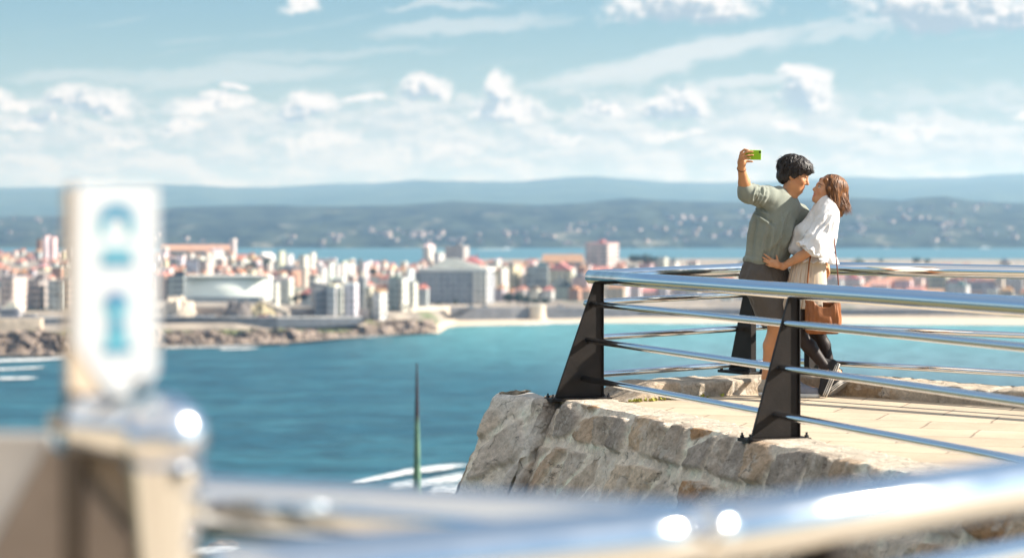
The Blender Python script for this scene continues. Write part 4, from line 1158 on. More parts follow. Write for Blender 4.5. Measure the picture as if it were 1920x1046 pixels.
# trees among the buildings
M_LEAF = mat('dark_foliage', (.040, .060, .022), .9, var=.5, vscale=.5)
M_BARK = mat('bark', (.12, .09, .07), .95)
def tree_mesh(seed):
    r = random.Random(seed); mb = MB()
    for k in range(520):
        while True:
            p = Vector((r.uniform(-1, 1), r.uniform(-1, 1), r.uniform(-1, 1)))
            if p.length < 1: break
        lump = .72 + .28 * math.sin(p.x * 5 + seed) * math.sin(p.y * 4 + 1.3 * seed) + .12 * math.sin(7 * p.z)
        p = p.normalized() * (p.length ** .5) * lump
        c = Vector((p.x * .5, p.y * .5, .62 + p.z * .38)); s_ = r.uniform(.03, .065)
        a = Vector((r.uniform(-1, 1), r.uniform(-1, 1), r.uniform(-1, 1))).normalized(); b_ = a.orthogonal().normalized(); n2 = a.cross(b_)
        mb.add([c + b_ * s_, c + n2 * s_, c - b_ * s_, c - n2 * s_], [(0, 1, 2, 3)])
    tr = MB(); tr.tube([(0, 0, 0), (.01, .01, .3), (.02, 0, .62)], [.035, .026, .012], 6)
    for k in range(4): 
        a = k * 1.6; tr.tube([(0, 0, .3), (.16 * math.cos(a), .16 * math.sin(a), .55)], [.016, .006], 5)
    return mb, tr
PROTO = []
for s_ in (1, 2, 3):
    a, b_ = tree_mesh(s_); PROTO.append((a, b_))
TM = {}
def tree(px, ybase, hpx, Y, label, wide=1.0):
    c = at(px, ybase, Y); h = hpx * Y / F; k = int(px) % 3
    root = thing('tree', (c.x, Y, c.z), label, 'tree', 'trees among the city blocks')
    for nm, mb, m in (('crown', PROTO[k][0], M_LEAF), ('trunk', PROTO[k][1], M_BARK)):
        if (nm, k) not in TM:
            o = mb.build(nm, m, root); TM[(nm, k)] = o.data
        else:
            o = bpy.data.objects.new(nm, TM[(nm, k)]); COL.objects.link(o); o.parent = root
        o.scale = (h * wide, h * wide, h); o.rotation_euler.z = px
for i, (px, yb, h, Y, lb, wd) in enumerate([
    (854, 574, 14, 1219, 'small dark tree before the front of the big grey block', 1.0), (822, 575, 10, 1219, 'dark bush near the left end of the big grey block', 1.3),
    (954, 572, 24, 1219, 'dark green tree group member right of the big grey block, leftmost', 1.2), (972, 573, 26, 1219, 'tallest dark green tree between the big grey and plain grey blocks', 1.1),
    (986, 574, 20, 1219, 'dark green tree left against the plain grey block', 1.2), (1004, 574, 16, 1219, 'low dark tree under the plain grey block', 1.5), (1022, 575, 18, 1219, 'dark tree at the foot of the greenish block', 1.3),
    (568, 568, 20, 1090, 'dark green tree beside the white annex of the hall', 1.4), (552, 570, 16, 1085, 'olive green tree at the top of the pale ramp', 1.3),
    (736, 582, 8, 1100, 'low green hedge-like tree on the point, left', 2.2), (760, 580, 8, 1104, 'low green hedge-like tree on the point, right', 2.2),
    (1190, 498, 22, 1660, 'large dark tree right of the pink cube, left of three', 1.4), (1210, 499, 24, 1660, 'large dark tree right of the pink cube, middle of three', 1.3), (1228, 498, 18, 1660, 'large dark tree right of the pink cube, right of three', 1.3),
    (1718, 496, 14, 1640, 'dark tree rising just above the right handrail, left', 1.5), (1738, 496, 11, 1640, 'olive tree rising just above the right handrail, right', 1.6), (1652, 494, 9, 1640, 'small dark tree on the roofs above the right handrail', 1.4),
    (470, 512, 22, 1500, 'dark tree on the slope behind the curved hall', 1.3), (52, 636, 16, 985, 'green bush on the low bank at the far left', 2.2), (24, 640, 12, 985, 'smaller green bush on the low bank at the far left', 2.0),
    (700, 520, 18, 1350, 'dark tree between white blocks behind the seafront', 1.1), (500, 498, 14, 1560, 'dark tree among roofs right of the curved hall', 1.3)]):
    tree(px, yb, h, Y, lb, wd)

# cars parked and driving on the seafront road
M_CARP = mat('car_paint', objcol=True, rough=.3, spec=.6)
M_GLASS = mat('car_glass', (.03, .035, .04), .15)
M_TYRE = mat('tyre_rubber', (.02, .02, .02), .9)
def car_parts():
    b = MB(); prof = [(-2.1, .35), (2.1, .35), (2.12, .75), (1.2, .92), (-1.9, .95), (-2.1, .8)]
    def pr(pf, w): 
        m_ = MB(); n = len(pf); m_.add([(x, -w, z) for x, z in pf] + [(x, w, z) for x, z in pf], [tuple(range(n)), tuple(range(n, 2 * n))[::-1]] + [(i, n + i, n + (i + 1) % n, (i + 1) % n) for i in range(n)]); return m_
    g_ = pr([(-1.6, .94), (1.0, .92), (.45, 1.42), (-1.2, 1.45)], .72)
    wh = MB()
    for x in (-1.3, 1.3):
        for y in (-.82, .82): wh.tube([(x, y - .1, .32), (x, y + .1, .32)], .32, 12)
    return pr(prof, .86), g_, wh
CP = car_parts(); CM = None
for i, (px, cname, c, where) in enumerate([(372, 'white', (.75, .75, .75), 'left of the dark rock outcrop'), (384, 'silver', (.5, .5, .52), 'left of the dark rock outcrop'), (396, 'white', (.8, .8, .8), 'nearest the dark rock outcrop'), (320, 'white', (.75, .75, .75), 'right of the sign'), (440, 'grey', (.3, .3, .32), 'before the dark rock outcrop'),
        (492, 'red', (.5, .06, .05), 'below the pale ramp'), (506, 'white', (.75, .75, .75), 'below the pale ramp'), (560, 'dark', (.06, .06, .07), 'right of the pale ramp'), (646, 'white', (.75, .75, .75), 'under the stepped white blocks'), (660, 'silver', (.5, .5, .5), 'under the stepped white blocks'),
        (884, 'white', (.75, .75, .75), 'under the big grey block'), (910, 'silver', (.5, .5, .5), 'under the big grey block'), (1000, 'white', (.8, .8, .8), 'behind the round bastion'), (1050, 'white', (.75, .75, .75), 'left of the railing corner'),
        (60, 'white', (.78, .78, .78), 'right of the low white pavilion'), (48, 'silver', (.5, .5, .5), 'right of the low white pavilion')]):
    Y = float(np.interp(px, [-300, 76, 160, 297, 420, 520, 600, 690, 780, 900, 1100], [990, 1000, 1008, 1019, 1027, 1037, 1058, 1088, 1128, 1206, 1240])) + 4
    root = thing('parked_car', (gx(px, Y), Y, gz(595.6 if px < 760 else 577.5, Y - 4) + .03), f'{cname} car on the seafront road {where}', 'car', 'cars on the seafront road')
    if CM is None:
        CM = [(nm, mb.build(nm, m, root)) for nm, mb, m in zip(('body', 'cabin', 'wheel_set'), CP, (M_CARP, M_GLASS, M_TYRE))]
        CM[0][1].color = (*c, 1)
    else:
        for nm, src in CM:
            o = src.copy(); COL.objects.link(o); o.parent = root
            if nm == 'body': o.color = (*c, 1)

# breaking foam along the rocks
M_FOAM = bpy.data.materials.new('foam_white'); M_FOAM.use_nodes = True
def _foam():
    b, p = stex(M_FOAM); pos = b.n('ShaderNodeNewGeometry').outputs['Position']
    at_ = b.n('ShaderNodeAttribute', attribute_name='Col').outputs['Fac']
    n = b.m('ADD', b.m('MULTIPLY', b.noise(b.v('MULTIPLY', pos, (.12, .4, 0)), 1.0, 6, .68), 1.0), b.m('MULTIPLY', b.m('SUBTRACT', at_, .5), .9))
    n2 = b.noise(b.v('MULTIPLY', pos, (.45, 1.3, 0)), 1.0, 5, .7)
    a = b.m('MULTIPLY', b.ss(n, .46, .70), b.ss(n2, .34, .56))
    p.inputs['Base Color'].default_value = (.80, .83, .84, 1); p.inputs['Roughness'].default_value = .9
    b.put(p.inputs['Alpha'], a)
_foam()
FV, FF, FC = [], [], []
def foam_strip(pts, w, dens=.9):
    """pts: (px, row) on the water; w: width in metres across"""
    P = [(gx(px, ysea(py)), ysea(py)) for px, py in pts]
    n = 60; m_ = 7
    xs = np.interp(np.linspace(0, 1, n), np.linspace(0, 1, len(P)), [p[0] for p in P]); ys = np.interp(np.linspace(0, 1, n), np.linspace(0, 1, len(P)), [p[1] for p in P])
    k = len(FV)
    for i in range(n):
        for j in range(m_):
            t = j / (m_ - 1) * 2 - 1; u = i / (n - 1)
            FV.append((xs[i], ys[i] + t * w, SEA + .25 + .9 * (1 - t * t) * (w < 30) * .5))
            FC.append([dens * (1 - abs(t) ** 1.5) * min(1, 6 * u * (1 - u) + .05)] * 3)
    for f in grid_faces(n, m_): FF.append([int(a) + k for a in f])
foam_strip([(640, 916), (700, 903), (760, 889), (820, 881), (900, 875)], 9, 1.05)
foam_strip([(700, 921), (770, 916), (830, 905), (900, 892)], 22, .70)
foam_strip([(790, 930), (850, 926), (910, 922)], 26, .78)
foam_strip([(300, 1052), (360, 1040), (470, 1036)], 8, 1.0)
foam_strip([(-200, 692), (0, 678), (70, 676), (150, 672)], 13, 1.1)
foam_strip([(-200, 702), (20, 694), (100, 690)], 9, .95)
foam_strip([(-200, 716), (0, 712), (90, 711)], 9, .9)
foam_strip([(296, 656), (330, 654), (420, 652), (520, 648)], 9, .85)
foam_strip([(402, 657), (450, 656), (492, 654)], 8, 1.0)
foam_strip([(520, 648), (570, 641), (640, 637), (700, 633), (780, 628)], 6, .85)
foam_strip([(960, 611.5), (1000, 610.5), (1040, 608), (1120, 608.5)], 6, .9)
foam_strip([(1120, 608.8), (1400, 608.6), (1600, 609.5), (1920, 612)], 5, .8)
foam_strip([(886, 468.2), (930, 467.6), (968, 468.6)], 60, .9)
o = obj('sea_foam', FV, FF, M_FOAM, None, True, cols=np.array(FC))
tag(o, 'white surf breaking along the rocks and open swell', kind='stuff')

def shore_rock(px, py, wpx, hpx, seed, label):
    Y = ysea(py); n = 40; wd = wpx * Y / F
    mb = MB(); mb.sphere((0, 0, 0), 1, n, 22)
    v = np.array(mb.v); d = fbm(v * 1.7, 4, seed) * .55; f1, f2, hid, _, _ = cells(v[:, 0] * 2.2 + v[:, 2], v[:, 1] * 2.2 - v[:, 2] * .7, seed)
    v = v * (1 + d + .3 * (hid - .5))[:, None] * np.array((wd / 2, wd / 2 * 1.1, hpx * Y / F))
    c = np.array((.16, .135, .115)) * (.5 + hid)[:, None]
    o = obj('shore_rock', v, mb.f, mat('shore_rock_stone', attr='Col', rough=.9, var=.3, vscale=1), None, False, loc=(gx(px, Y), Y, SEA), cols=c)
    tag(o, label, 'rock')
shore_rock(418, 1026, 60, 14, 4, 'large dark shore rock just right of the viewer column, in the surf')
shore_rock(392, 1040, 30, 8, 6, 'small dark shore rock left of the large one in the surf')
shore_rock(450, 1042, 34, 7, 7, 'flat dark shore rock right of the large one in the surf')
shore_rock(884, 893, 26, 6, 9, 'brown half-sunk rock in the foam beside the stone buttress')
shore_rock(836, 934, 60, 6, 12, 'low tan reef rock in the foam behind the blurred rail')

# boats out on the bay
def boat(px, py, lpx, label):
    Y = ysea(py); L = lpx * Y / F
    root = thing('motor_boat', (gx(px, Y), Y, SEA + .1), label, 'boat', rotz=.1)
    m_ = MB(); pr = [(-.5, .0), (.40, .0), (.52, .11), (-.5, .10)]
    vs = [(x * L, -L * .1, z * L) for x, z in pr] + [(x * L, L * .1, z * L) for x, z in pr]
    m_.add(vs, [(0, 1, 2, 3), (7, 6, 5, 4), (0, 4, 5, 1), (1, 5, 6, 2), (2, 6, 7, 3), (3, 7, 4, 0)])
    m_.build('hull', M_PLAIN, root).color = (.8, .8, .8, 1)
    c_ = MB(); c_.box((-.1 * L, 0, .16 * L), (.4 * L, .14 * L, .12 * L)); c_.build('cabin', M_PLAIN, root).color = (.75, .76, .78, 1)
    k_ = MB(); k_.tube([(-.1 * L, 0, .2 * L), (-.1 * L, 0, .42 * L)], .01 * L, 6); k_.build('mast', M_PLAIN, root).color = (.6, .6, .6, 1)
boat(951, 466.8, 16, 'white boat near the far shore left of the railing corner')
boat(1663, 466.5, 12, 'small white boat close to the far shore right of the woman')
boat(1757, 466.6, 10, 'tiny white boat left of the bigger one by the far shore')
boat(1848, 467, 22, 'larger white boat by the far shore at the right')

# slim bronze-green mast standing on the slope below
def mast():
    Y = 62; z1 = gz(680, Y); z0 = -12.6; x = gx(781.5, Y)
    root = thing('tapered_mast', (x, Y, z0), 'slim tapering green-bronze mast with a dark tip rising against the water', 'mast')
    H = z1 - z0
    m = bpy.data.materials.new('patina_bronze'); m.use_nodes = True
    b, p = stex(m); co = b.n('ShaderNodeTexCoord').outputs['Object']; _, _, z = b.sep(co)
    c = b.mix(b.ss(b.noise(b.v('MULTIPLY', co, (3, 3, 1.2)), 2.2, 5, .7), .4, .62), (.06, .15, .125), (.15, .26, .17))
    c = b.mix(b.ss(b.noise(co, 2.4, 4, .6), .60, .70), c, (.20, .17, .09))
    c = b.mix(b.ss(z, H - 1.75, H - 1.35), c, (.030, .022, .035))
    b.put(p.inputs['Base Color'], c); p.inputs['Roughness'].default_value = .55
    mb = MB(); pts = [(0.0, 0, 0)]; n = 30
    mb.tube([(.05 * math.sin(t / n * 3) * .2, 0, H * t / n) for t in range(n + 1)], [.016 + .25 * (1 - (t / n)) ** .82 * (1 if t < n else .3) * .9 for t in range(n + 1)], 16)
    autosmooth(mb.build('shaft', m, root), 50)
    for t in (.18, .40, .62):
        mb = MB(); r_ = .016 + .225 * (1 - t) ** .82; mb.tube([(.002, 0, H * t - .03), (.002, 0, H * t + .03)], r_ + .018, 16); mb.build('collar', m, root)
    mb = MB(); mb.tube([(0, 0, -.5), (0, 0, .25)], .42, 20); mb.build('plinth', mat('plinth_granite', (.3, .28, .26), .9), root)
mast()
# ------------------------------------------------------------------ people: smooth bodies grown from signed distance fields
class SDF:
    def __init__(s, lo, hi, h):
        s.lo = np.array(lo, float); s.h = h
        s.n = np.ceil((np.array(hi, float) - s.lo) / h).astype(int) + 1
        s.v = np.full(tuple(s.n), .25, np.float32)
        s.ax = [s.lo[i] + h * np.arange(s.n[i]) for i in range(3)]
    def blk(s, lo, hi):
        a = [max(0, int((lo[i] - s.lo[i]) / s.h) - 1) for i in range(3)]; b = [min(int(s.n[i]), int((hi[i] - s.lo[i]) / s.h) + 2) for i in range(3)]
        sl_ = tuple(slice(a[i], max(a[i], b[i])) for i in range(3))
        X = s.ax[0][sl_[0]][:, None, None]; Y = s.ax[1][sl_[1]][None, :, None]; Z = s.ax[2][sl_[2]][None, None, :]
        return sl_, X, Y, Z
    def comb(s, sl_, d, k, op):
        v = s.v[sl_]
        if v.size == 0: return
        if op == '-': v = -v
        h_ = np.clip(.5 + .5 * (v - d) / k, 0, 1)
        r = v * (1 - h_) + d * h_ - k * h_ * (1 - h_)
        s.v[sl_] = -r if op == '-' else r
    def cone(s, a, b, ra, rb, k=.012, flat=None, ff=1.0, op='+'):
        a = np.array(a, float); b = np.array(b, float); m_ = max(ra, rb) * max(1, 1) + k + .03
        sl_, X, Y, Z = s.blk(np.minimum(a, b) - m_, np.maximum(a, b) + m_)
        px, py, pz = X - a[0], Y - a[1], Z - a[2]; d = b - a
        if flat is not None:
            w_ = np.array(flat, float); w_ /= np.linalg.norm(w_); c = (px * w_[0] + py * w_[1] + pz * w_[2]) * (1 / ff - 1)
            px, py, pz = px + w_[0] * c, py + w_[1] * c, pz + w_[2] * c
            d = d + w_ * (d @ w_) * (1 / ff - 1)
        t = np.clip((px * d[0] + py * d[1] + pz * d[2]) / max(d @ d, 1e-9), 0, 1)
        dist = np.sqrt((px - t * d[0]) ** 2 + (py - t * d[1]) ** 2 + (pz - t * d[2]) ** 2) - (ra + (rb - ra) * t)
        if flat is not None and ff < 1: dist = dist * (.5 + .5 * ff)
        s.comb(sl_, dist.astype(np.float32), k, op)
    def chain(s, pts, rs, k=.01, **kw):
        for i in range(len(pts) - 1): s.cone(pts[i], pts[i + 1], rs[i], rs[i + 1], k, **kw)
    def ell(s, c, r, fr=None, k=.01, op='+'):
        c = np.array(c, float); m_ = max(r) + k + .02
        sl_, X, Y, Z = s.blk(c - m_, c + m_)
        px, py, pz = X - c[0], Y - c[1], Z - c[2]
        q_ = [px, py, pz] if fr is None else [px * f[0] + py * f[1] + pz * f[2] for f in fr]
        k0 = np.sqrt(sum((q_[i] / r[i]) ** 2 for i in range(3))); k1 = np.sqrt(sum((q_[i] / r[i] ** 2) ** 2 for i in range(3))) + 1e-9
        s.comb(sl_, (k0 * (k0 - 1) / k1).astype(np.float32), k, op)
    def half(s, c, nrm, k=.004):
        """keep only what lies behind the plane"""
        n = np.array(nrm, float); n /= np.linalg.norm(n)
        d = (s.ax[0][:, None, None] - c[0]) * n[0] + (s.ax[1][None, :, None] - c[1]) * n[1] + (s.ax[2][None, None, :] - c[2]) * n[2]
        s.v = np.maximum(s.v, d.astype(np.float32))
    def mesh(s):
        v = s.v; n0, n1, n2 = v.shape; ins = v < 0
        cnt = np.zeros((n0 - 1, n1 - 1, n2 - 1), np.float32); P = np.zeros((n0 - 1, n1 - 1, n2 - 1, 3), np.float32)
        def cor(i, j, k): return (slice(i, n0 - 1 + i), slice(j, n1 - 1 + j), slice(k, n2 - 1 + k))
        cs_ = [(i, j, k) for i in (0, 1) for j in (0, 1) for k in (0, 1)]
        for a in cs_:
            for ax in range(3):
                if a[ax]: continue
                b = list(a); b[ax] = 1; b = tuple(b)
                va, vb = v[cor(*a)], v[cor(*b)]
                x = (va < 0) != (vb < 0)
                ii = np.nonzero(x)
                t = va[ii] / (va[ii] - vb[ii])
                pos = np.tile(np.array(a, np.float32), (len(t), 1)); pos[:, ax] = t
                P[ii] += pos; cnt[ii] += 1
        act = cnt > 0; idx = np.full(act.shape, -1, np.int64); ii = np.nonzero(act); idx[ii] = np.arange(len(ii[0]))
        verts = (np.stack(ii, 1) + P[ii] / cnt[ii][:, None]) * s.h + s.lo
        faces = []
        for ax in range(3):
            o1, o2 = [(1, 2), (2, 0), (0, 1)][ax]
            sl0 = [slice(None)] * 3; sl1 = [slice(None)] * 3; sl0[ax] = slice(0, -1); sl1[ax] = slice(1, None)
            A, B_ = ins[tuple(sl0)], ins[tuple(sl1)]
            e = np.stack(np.nonzero(A != B_), 1)
            if len(e) == 0: continue
            ok = (e[:, o1] > 0) & (e[:, o2] > 0) & (e[:, o1] < v.shape[o1] - 1) & (e[:, o2] < v.shape[o2] - 1)
            e = e[ok]
            q_ = []
            for (u, w_) in ((1, 1), (0, 1), (0, 0), (1, 0)):
                f = e.copy(); f[:, o1] -= u; f[:, o2] -= w_; q_.append(idx[f[:, 0], f[:, 1], f[:, 2]])
            q_ = np.stack(q_, 1); flip = ~A[e[:, 0], e[:, 1], e[:, 2]]
            q_[flip] = q_[flip][:, ::-1]
            faces.append(q_)
        return verts, np.concatenate(faces)
def vnormals(v, f):
    n = np.cross(v[f[:, 2]] - v[f[:, 0]], v[f[:, 3]] - v[f[:, 1]])
    o = np.zeros_like(v)
    for k in range(4): np.add.at(o, f[:, k], n)
    return o / (np.linalg.norm(o, axis=1)[:, None] + 1e-12)
def relax(v, f, it=2, lam=.5):
    for _ in range(it):
        a = np.zeros_like(v); c = np.zeros(len(v))
        for k in range(4):
            i, j = f[:, k], f[:, (k + 1) % 4]
            np.add.at(a, i, v[j]); np.add.at(a, j, v[i]); np.add.at(c, i, 1); np.add.at(c, j, 1)
        v = v + lam * (a / c[:, None] - v)
    return v
def V3(p): return np.array(p, float)
def unit(p): p = V3(p); return p / np.linalg.norm(p)
Y0 = 17.02
def PP(px, py, dy=0.0):
    Y = Y0 + dy
    return np.array(((px - 960) * Y / F, Y, CAMZ - (py - HOR) * Y / F))
def folds(v, n, amp, dirs, freq, seed, stretch=.22):
    """cloth folds: ridged noise stretched along a direction"""
    d = unit(dirs); al = v @ d; q_ = v - np.outer(al, d) * (1 - stretch)
    a = fbm(q_ * freq, 3, seed, .55)
    return v + n * (amp * (1 - np.abs(a) * 2.6))[:, None]

def creases(v, n, lines):
    """drape lines: valley with a raised lip, from one point of the cloth to another, on the side facing the lookout"""
    front = smooth01(-n[:, 1], .05, .35)
    out = np.zeros(len(v))
    for (x0, y0, x1, y1, w_, d_) in lines:
        a, b = PP(x0, y0), PP(x1, y1); ab = np.array((b[0] - a[0], b[2] - a[2])); L_ = np.hypot(*ab)
        dx, dz = v[:, 0] - a[0], v[:, 2] - a[2]
        t = (dx * ab[0] + dz * ab[1]) / L_ ** 2; dd = (dx * ab[1] - dz * ab[0]) / L_ + .006 * np.sin(t * 5 + x0)
        env = np.clip(np.sin(np.clip(t, 0, 1) * math.pi), 0, 1) ** .5
        out += env * d_ * (-np.exp(-(dd / w_) ** 2) + 1.15 * np.exp(-((dd - 1.9 * w_) / (1.3 * w_)) ** 2))
    return v + n * (out * front)[:, None]

class Head:
    def __init__(s, c, fwd, up):
        s.c = V3(c); s.f = unit(fwd); u = V3(up); s.u = unit(u - s.f * (u @ s.f)); s.s = np.cross(s.u, s.f)   # s points to the head's own left
        s.fr = (s.f, s.s, s.u)
    def p(s, f, l, u): return s.c + s.f * f + s.s * l + s.u * u
    def loc(s, v): d = v - s.c; return d @ s.f, d @ s.s, d @ s.u
def add_head(S, H, g=1.0, fem=False):
    e = lambda c, r, k=.012, op='+': S.ell(H.p(*[x * g for x in c]), [x * g for x in r], H.fr, k, op)
    e((-.005, 0, .030), (.098, .076, .088), .01)
    e((.030, 0, -.030), (.062, .062, .075), .03)
    e((.045, 0, -.070), (.048, .050, .042), .025)
    e((.072 if not fem else .070, 0, -.104), (.022, .024, .018), .022)            # chin
    S.cone(H.p(.0 * g, .052 * g, -.062 * g), H.p(.06 * g, .024 * g, -.100 * g), .020 * g, .018 * g, .025); S.cone(H.p(.0, -.052 * g, -.062 * g), H.p(.06 * g, -.024 * g, -.100 * g), .020 * g, .018 * g, .025)
    e((.080, 0, .022), (.020, .054, .014), .014)                                    # brow
    for sd in (-1, 1):
        e((.066, .042 * sd, -.030), (.026, .024, .024), .02)                        # cheek
        e((.102, .032 * sd, .001), (.016, .019, .012), .010, '-')                   # eye socket
        e((.080, .032 * sd, .001), (.013, .0135, .012), .006)                       # eyeball
        e((.089, .032 * sd, .009), (.009, .017, .0045), .004)                       # upper lid
        e((.086, .032 * sd, -.008), (.008, .015, .0035), .004)                      # lower lid
        e((-.008, .076 * sd, -.010), (.026, .010, .034), .006); e((-.004, .086 * sd, -.008), (.014, .007, .020), .005, '-')
        e((.096, .010 * sd, -.037), (.010, .008, .008), .006)                       # nostril wing
    S.cone(H.p(.090 * g, 0, .010 * g), H.p(.112 * g, 0, -.030 * g), .0085 * g, .0105 * g, .010)   # nose
    e((.112, 0, -.034), (.012, .011, .010), .006)
    e((.088, 0, -.063), (.014, .026, .0065), .006); e((.086, 0, -.077), (.014, .022, .0075), .006)   # lips
    S.cone(H.p(.100 * g, .020 * g, -.0695 * g), H.p(.100 * g, -.020 * g, -.0695 * g), .0035, .0035, .004, op='-')
    S.cone(H.p(.098 * g, .0, -.0695 * g), H.p(.092 * g, .028 * g, -.064 * g), .0035, .003, .004, op='-'); S.cone(H.p(.098 * g, .0, -.0695 * g), H.p(.092 * g, -.028 * g, -.064 * g), .0035, .003, .004, op='-')
def skin_cols(v, H, skin, g=1.0, lip=(.42, .12, .09), brow=(.05, .03, .022)):
    f, l, u = H.loc(v); f, l, u = f / g, l / g, u / g
    c = np.tile(np.array(skin), (len(v), 1)) * (1 + .10 * fbm(v * 30, 3, 5))[:, None]
    hd = (np.abs(l) < .1) & (u > -.13) & (u < .15) & (f > 0)
    def spot(m_, col):
        nonlocal c
        m_ = (m_ * hd)[:, None]; c = c * (1 - m_) + np.array(col) * m_
    spot(np.exp(-((f - .088) / .022) ** 2 - (l / .022) ** 2 - ((u + .070) / .010) ** 4), lip)
    for sd in (-1, 1):
        spot(.95 * np.exp(-((l - .034 * sd) / .020) ** 4 - ((u - .0235 + .12 * (np.abs(l) - .034) ** 2 * 40) / .0055) ** 4) * (f > .05), brow)
        spot(.5 * np.exp(-((l - .045 * sd) / .022) ** 2 - ((u + .035) / .02) ** 2), (skin[0] * 1.05, skin[1] * .75, skin[2] * .7))
        spot((np.hypot(l - .032 * sd, u - .001) < .013) * (f > .079) * 1.0, (.62, .58, .54))
        spot((np.hypot(l - .031 * sd, u - .001) < .0062) * (f > .080) * 1.0, (.03, .02, .015))
        spot((np.abs(u - .0075 - (.0 )) < .0028) * (np.abs(l - .032 * sd) < .016) * (f > .07) * .9, (.03, .02, .02))
    return np.clip(c, .01, .9)
def finger(S, pts, r0=.0088, r1=.0065, k=.004):
    n = len(pts); rs = [r0 + (r1 - r0) * i / (n - 1) for i in range(n)]
    S.chain([V3(p) for p in pts], rs, k)
def strands(H, n, seed, gen, rad=.0035, seg=8):
    """tapered locks of hair as one mesh; gen(r) yields a polyline"""
    r = random.Random(seed); vs = []; fs = []
    for _ in range(n):
        pts = gen(r)
        if pts is None: continue
        pts = [V3(p) for p in pts]; m_ = len(pts); k = len(vs); q_ = r.uniform(.6, 1.4) * rad
        for i, p in enumerate(pts):
            d = unit(pts[min(i + 1, m_ - 1)] - pts[max(i - 1, 0)] + 1e-9)
            o_ = unit(p - H.c); a = np.cross(d, o_); a = a / (np.linalg.norm(a) + 1e-9); b = np.cross(a, d)
            w_ = q_ * (math.sin(math.pi * min(.25 + .8 * i / (m_ - 1), 1)) + .04)
            vs += [p + a * w_ * 1.6, p + b * w_, p - a * w_ * 1.6, p - b * w_ * .8]
        for i in range(m_ - 1):
            for j in range(4): fs.append((k + i * 4 + j, k + i * 4 + (j + 1) % 4, k + i * 4 + 4 + (j + 1) % 4, k + i * 4 + 4 + j))
        fs.append((k, k + 1, k + 2, k + 3)); e = k + (m_ - 1) * 4; fs.append((e + 3, e + 2, e + 1, e))
    return np.array(vs), fs
def hair_mat(name, a, b_, rough=.38):
    m = bpy.data.materials.new(name); m.use_nodes = True
    b, p = stex(m); co = b.n('ShaderNodeTexCoord').outputs['Object']
    at_ = b.n('ShaderNodeAttribute', attribute_name='Col').outputs['Color']
    c = b.mix(b.ss(b.noise(b.v('MULTIPLY', co, (60, 60, 14)), 1.0, 3, .6), .3, .7), a, b_)
    b.put(p.inputs['Base Color'], b.mix(1.0, c, at_, 'MULTIPLY')); p.inputs['Roughness'].default_value = rough; p.inputs['Specular IOR Level'].default_value = .45
    return m
M_SKIN = mat('skin', attr='Col', rough=.52, spec=.4, sss=.12)
def cloth_mat(name, col, rough=.9, wv=900, var=.06, sheen=.2):
    return mat(name, col, rough, var=var, vscale=14, bump=.10, bscale=220, spec=.2, sheen=sheen)
def sdf_obj(name, S, m, parent, it=1, fold=None, cols=None, post=None):
    v, f = S.mesh(); v = relax(v, f, it)
    if fold:
        for a in fold: v = folds(v, vnormals(v, f), *a)
        v = relax(v, f, 1, .4)
    if post: v = post(v, f)
    o = obj(name, v, f, m, parent, True, cols=cols(v) if cols else None)
    return o

# ---- the man
MH = Head(PP(1490, 329), (.93, -.22, -.30), (.30, 0, .95))
SKM = (.56, .265, .125)
S = SDF((1.60, 16.30, -.005), (2.45, 17.55, 1.92), .0062)
add_head(S, MH)
S.cone(PP(1484, 347), PP(1470, 378, 0), .052, .060, .03); S.cone(PP(1494, 352), PP(1482, 378), .03, .04, .03)
S.cone(PP(1470, 388), PP(1440, 382, -.08), .045, .045, .03); S.cone(PP(1470, 394, .03), PP(1496, 408, .11), .040, .042, .03)
S.cone(PP(1462, 402, .02), PP(1440, 470), .085, .10, .04); S.cone(PP(1440, 470), PP(1432, 518), .10, .105, .05)
sh = PP(1436, 368, -.10); el = PP(1399, 361, -.24); wr = PP(1390, 316, -.33)
S.chain([sh, el], [.050, .044], .02); S.cone(el, el * .6 + wr * .4, .043, .042, .02); S.cone(el * .6 + wr * .4, wr, .042, .027, .02, flat=(0, 1, 0), ff=.85)
# raised hand closed round the phone: palm, four unequal fingers laid over its back, thumb along the lower edge
pk = -.365
S.chain([wr, PP(1391, 305, -.345)], [.027, .031], .014); S.cone(PP(1391, 304, -.345), PP(1392, 292, -.35), .030, .026, .014, flat=(0, 1, 0), ff=.7)
finger(S, [PP(1388, 294, pk), PP(1389, 286, pk - .008), PP(1396, 280.5, pk - .018), PP(1403, 282, pk - .026)], .0095, .0075)
finger(S, [PP(1387, 296, pk), PP(1391, 290, pk - .016), PP(1401, 285, pk - .030), PP(1411, 284.5, pk - .028)], .0095, .0075)
finger(S, [PP(1387, 299, pk), PP(1392, 295, pk - .018), PP(1402, 291.5, pk - .032), PP(1412, 291, pk - .029)], .0093, .0073)
finger(S, [PP(1387, 302, pk), PP(1392, 300, pk - .014), PP(1400, 297.5, pk - .028), PP(1407, 296.5, pk - .028)], .0085, .0066)
finger(S, [PP(1394, 303, -.345), PP(1401, 302.6, -.35), PP(1411, 303.2, -.355)], .0105, .0075)
# other arm goes behind the woman's back, hand resting at her hip
el2 = PP(1528, 452, .30); wr2 = PP(1550, 492, .14)
S.chain([PP(1498, 404, .11), el2], [.05, .042], .02); S.cone(el2, wr2, .040, .026, .02)
S.cone(wr2, PP(1551, 504, .10), .026, .030, .012, flat=(1, 0, 0), ff=.7)
for k, (dx, L_) in enumerate(((4, 15), (1.5, 18), (-1, 17), (-3.5, 13))):
    finger(S, [PP(1551 + dx * .6, 503, .08 + .004 * k), PP(1551 + dx, 503 + L_ * .55, .065 + .012 * k), PP(1549 + dx, 503 + L_, .06 + .012 * k)], .0085, .0065)
finger(S, [PP(1549, 500, .07), PP(1545, 506, .05), PP(1543, 511, .045)], .0095, .007)
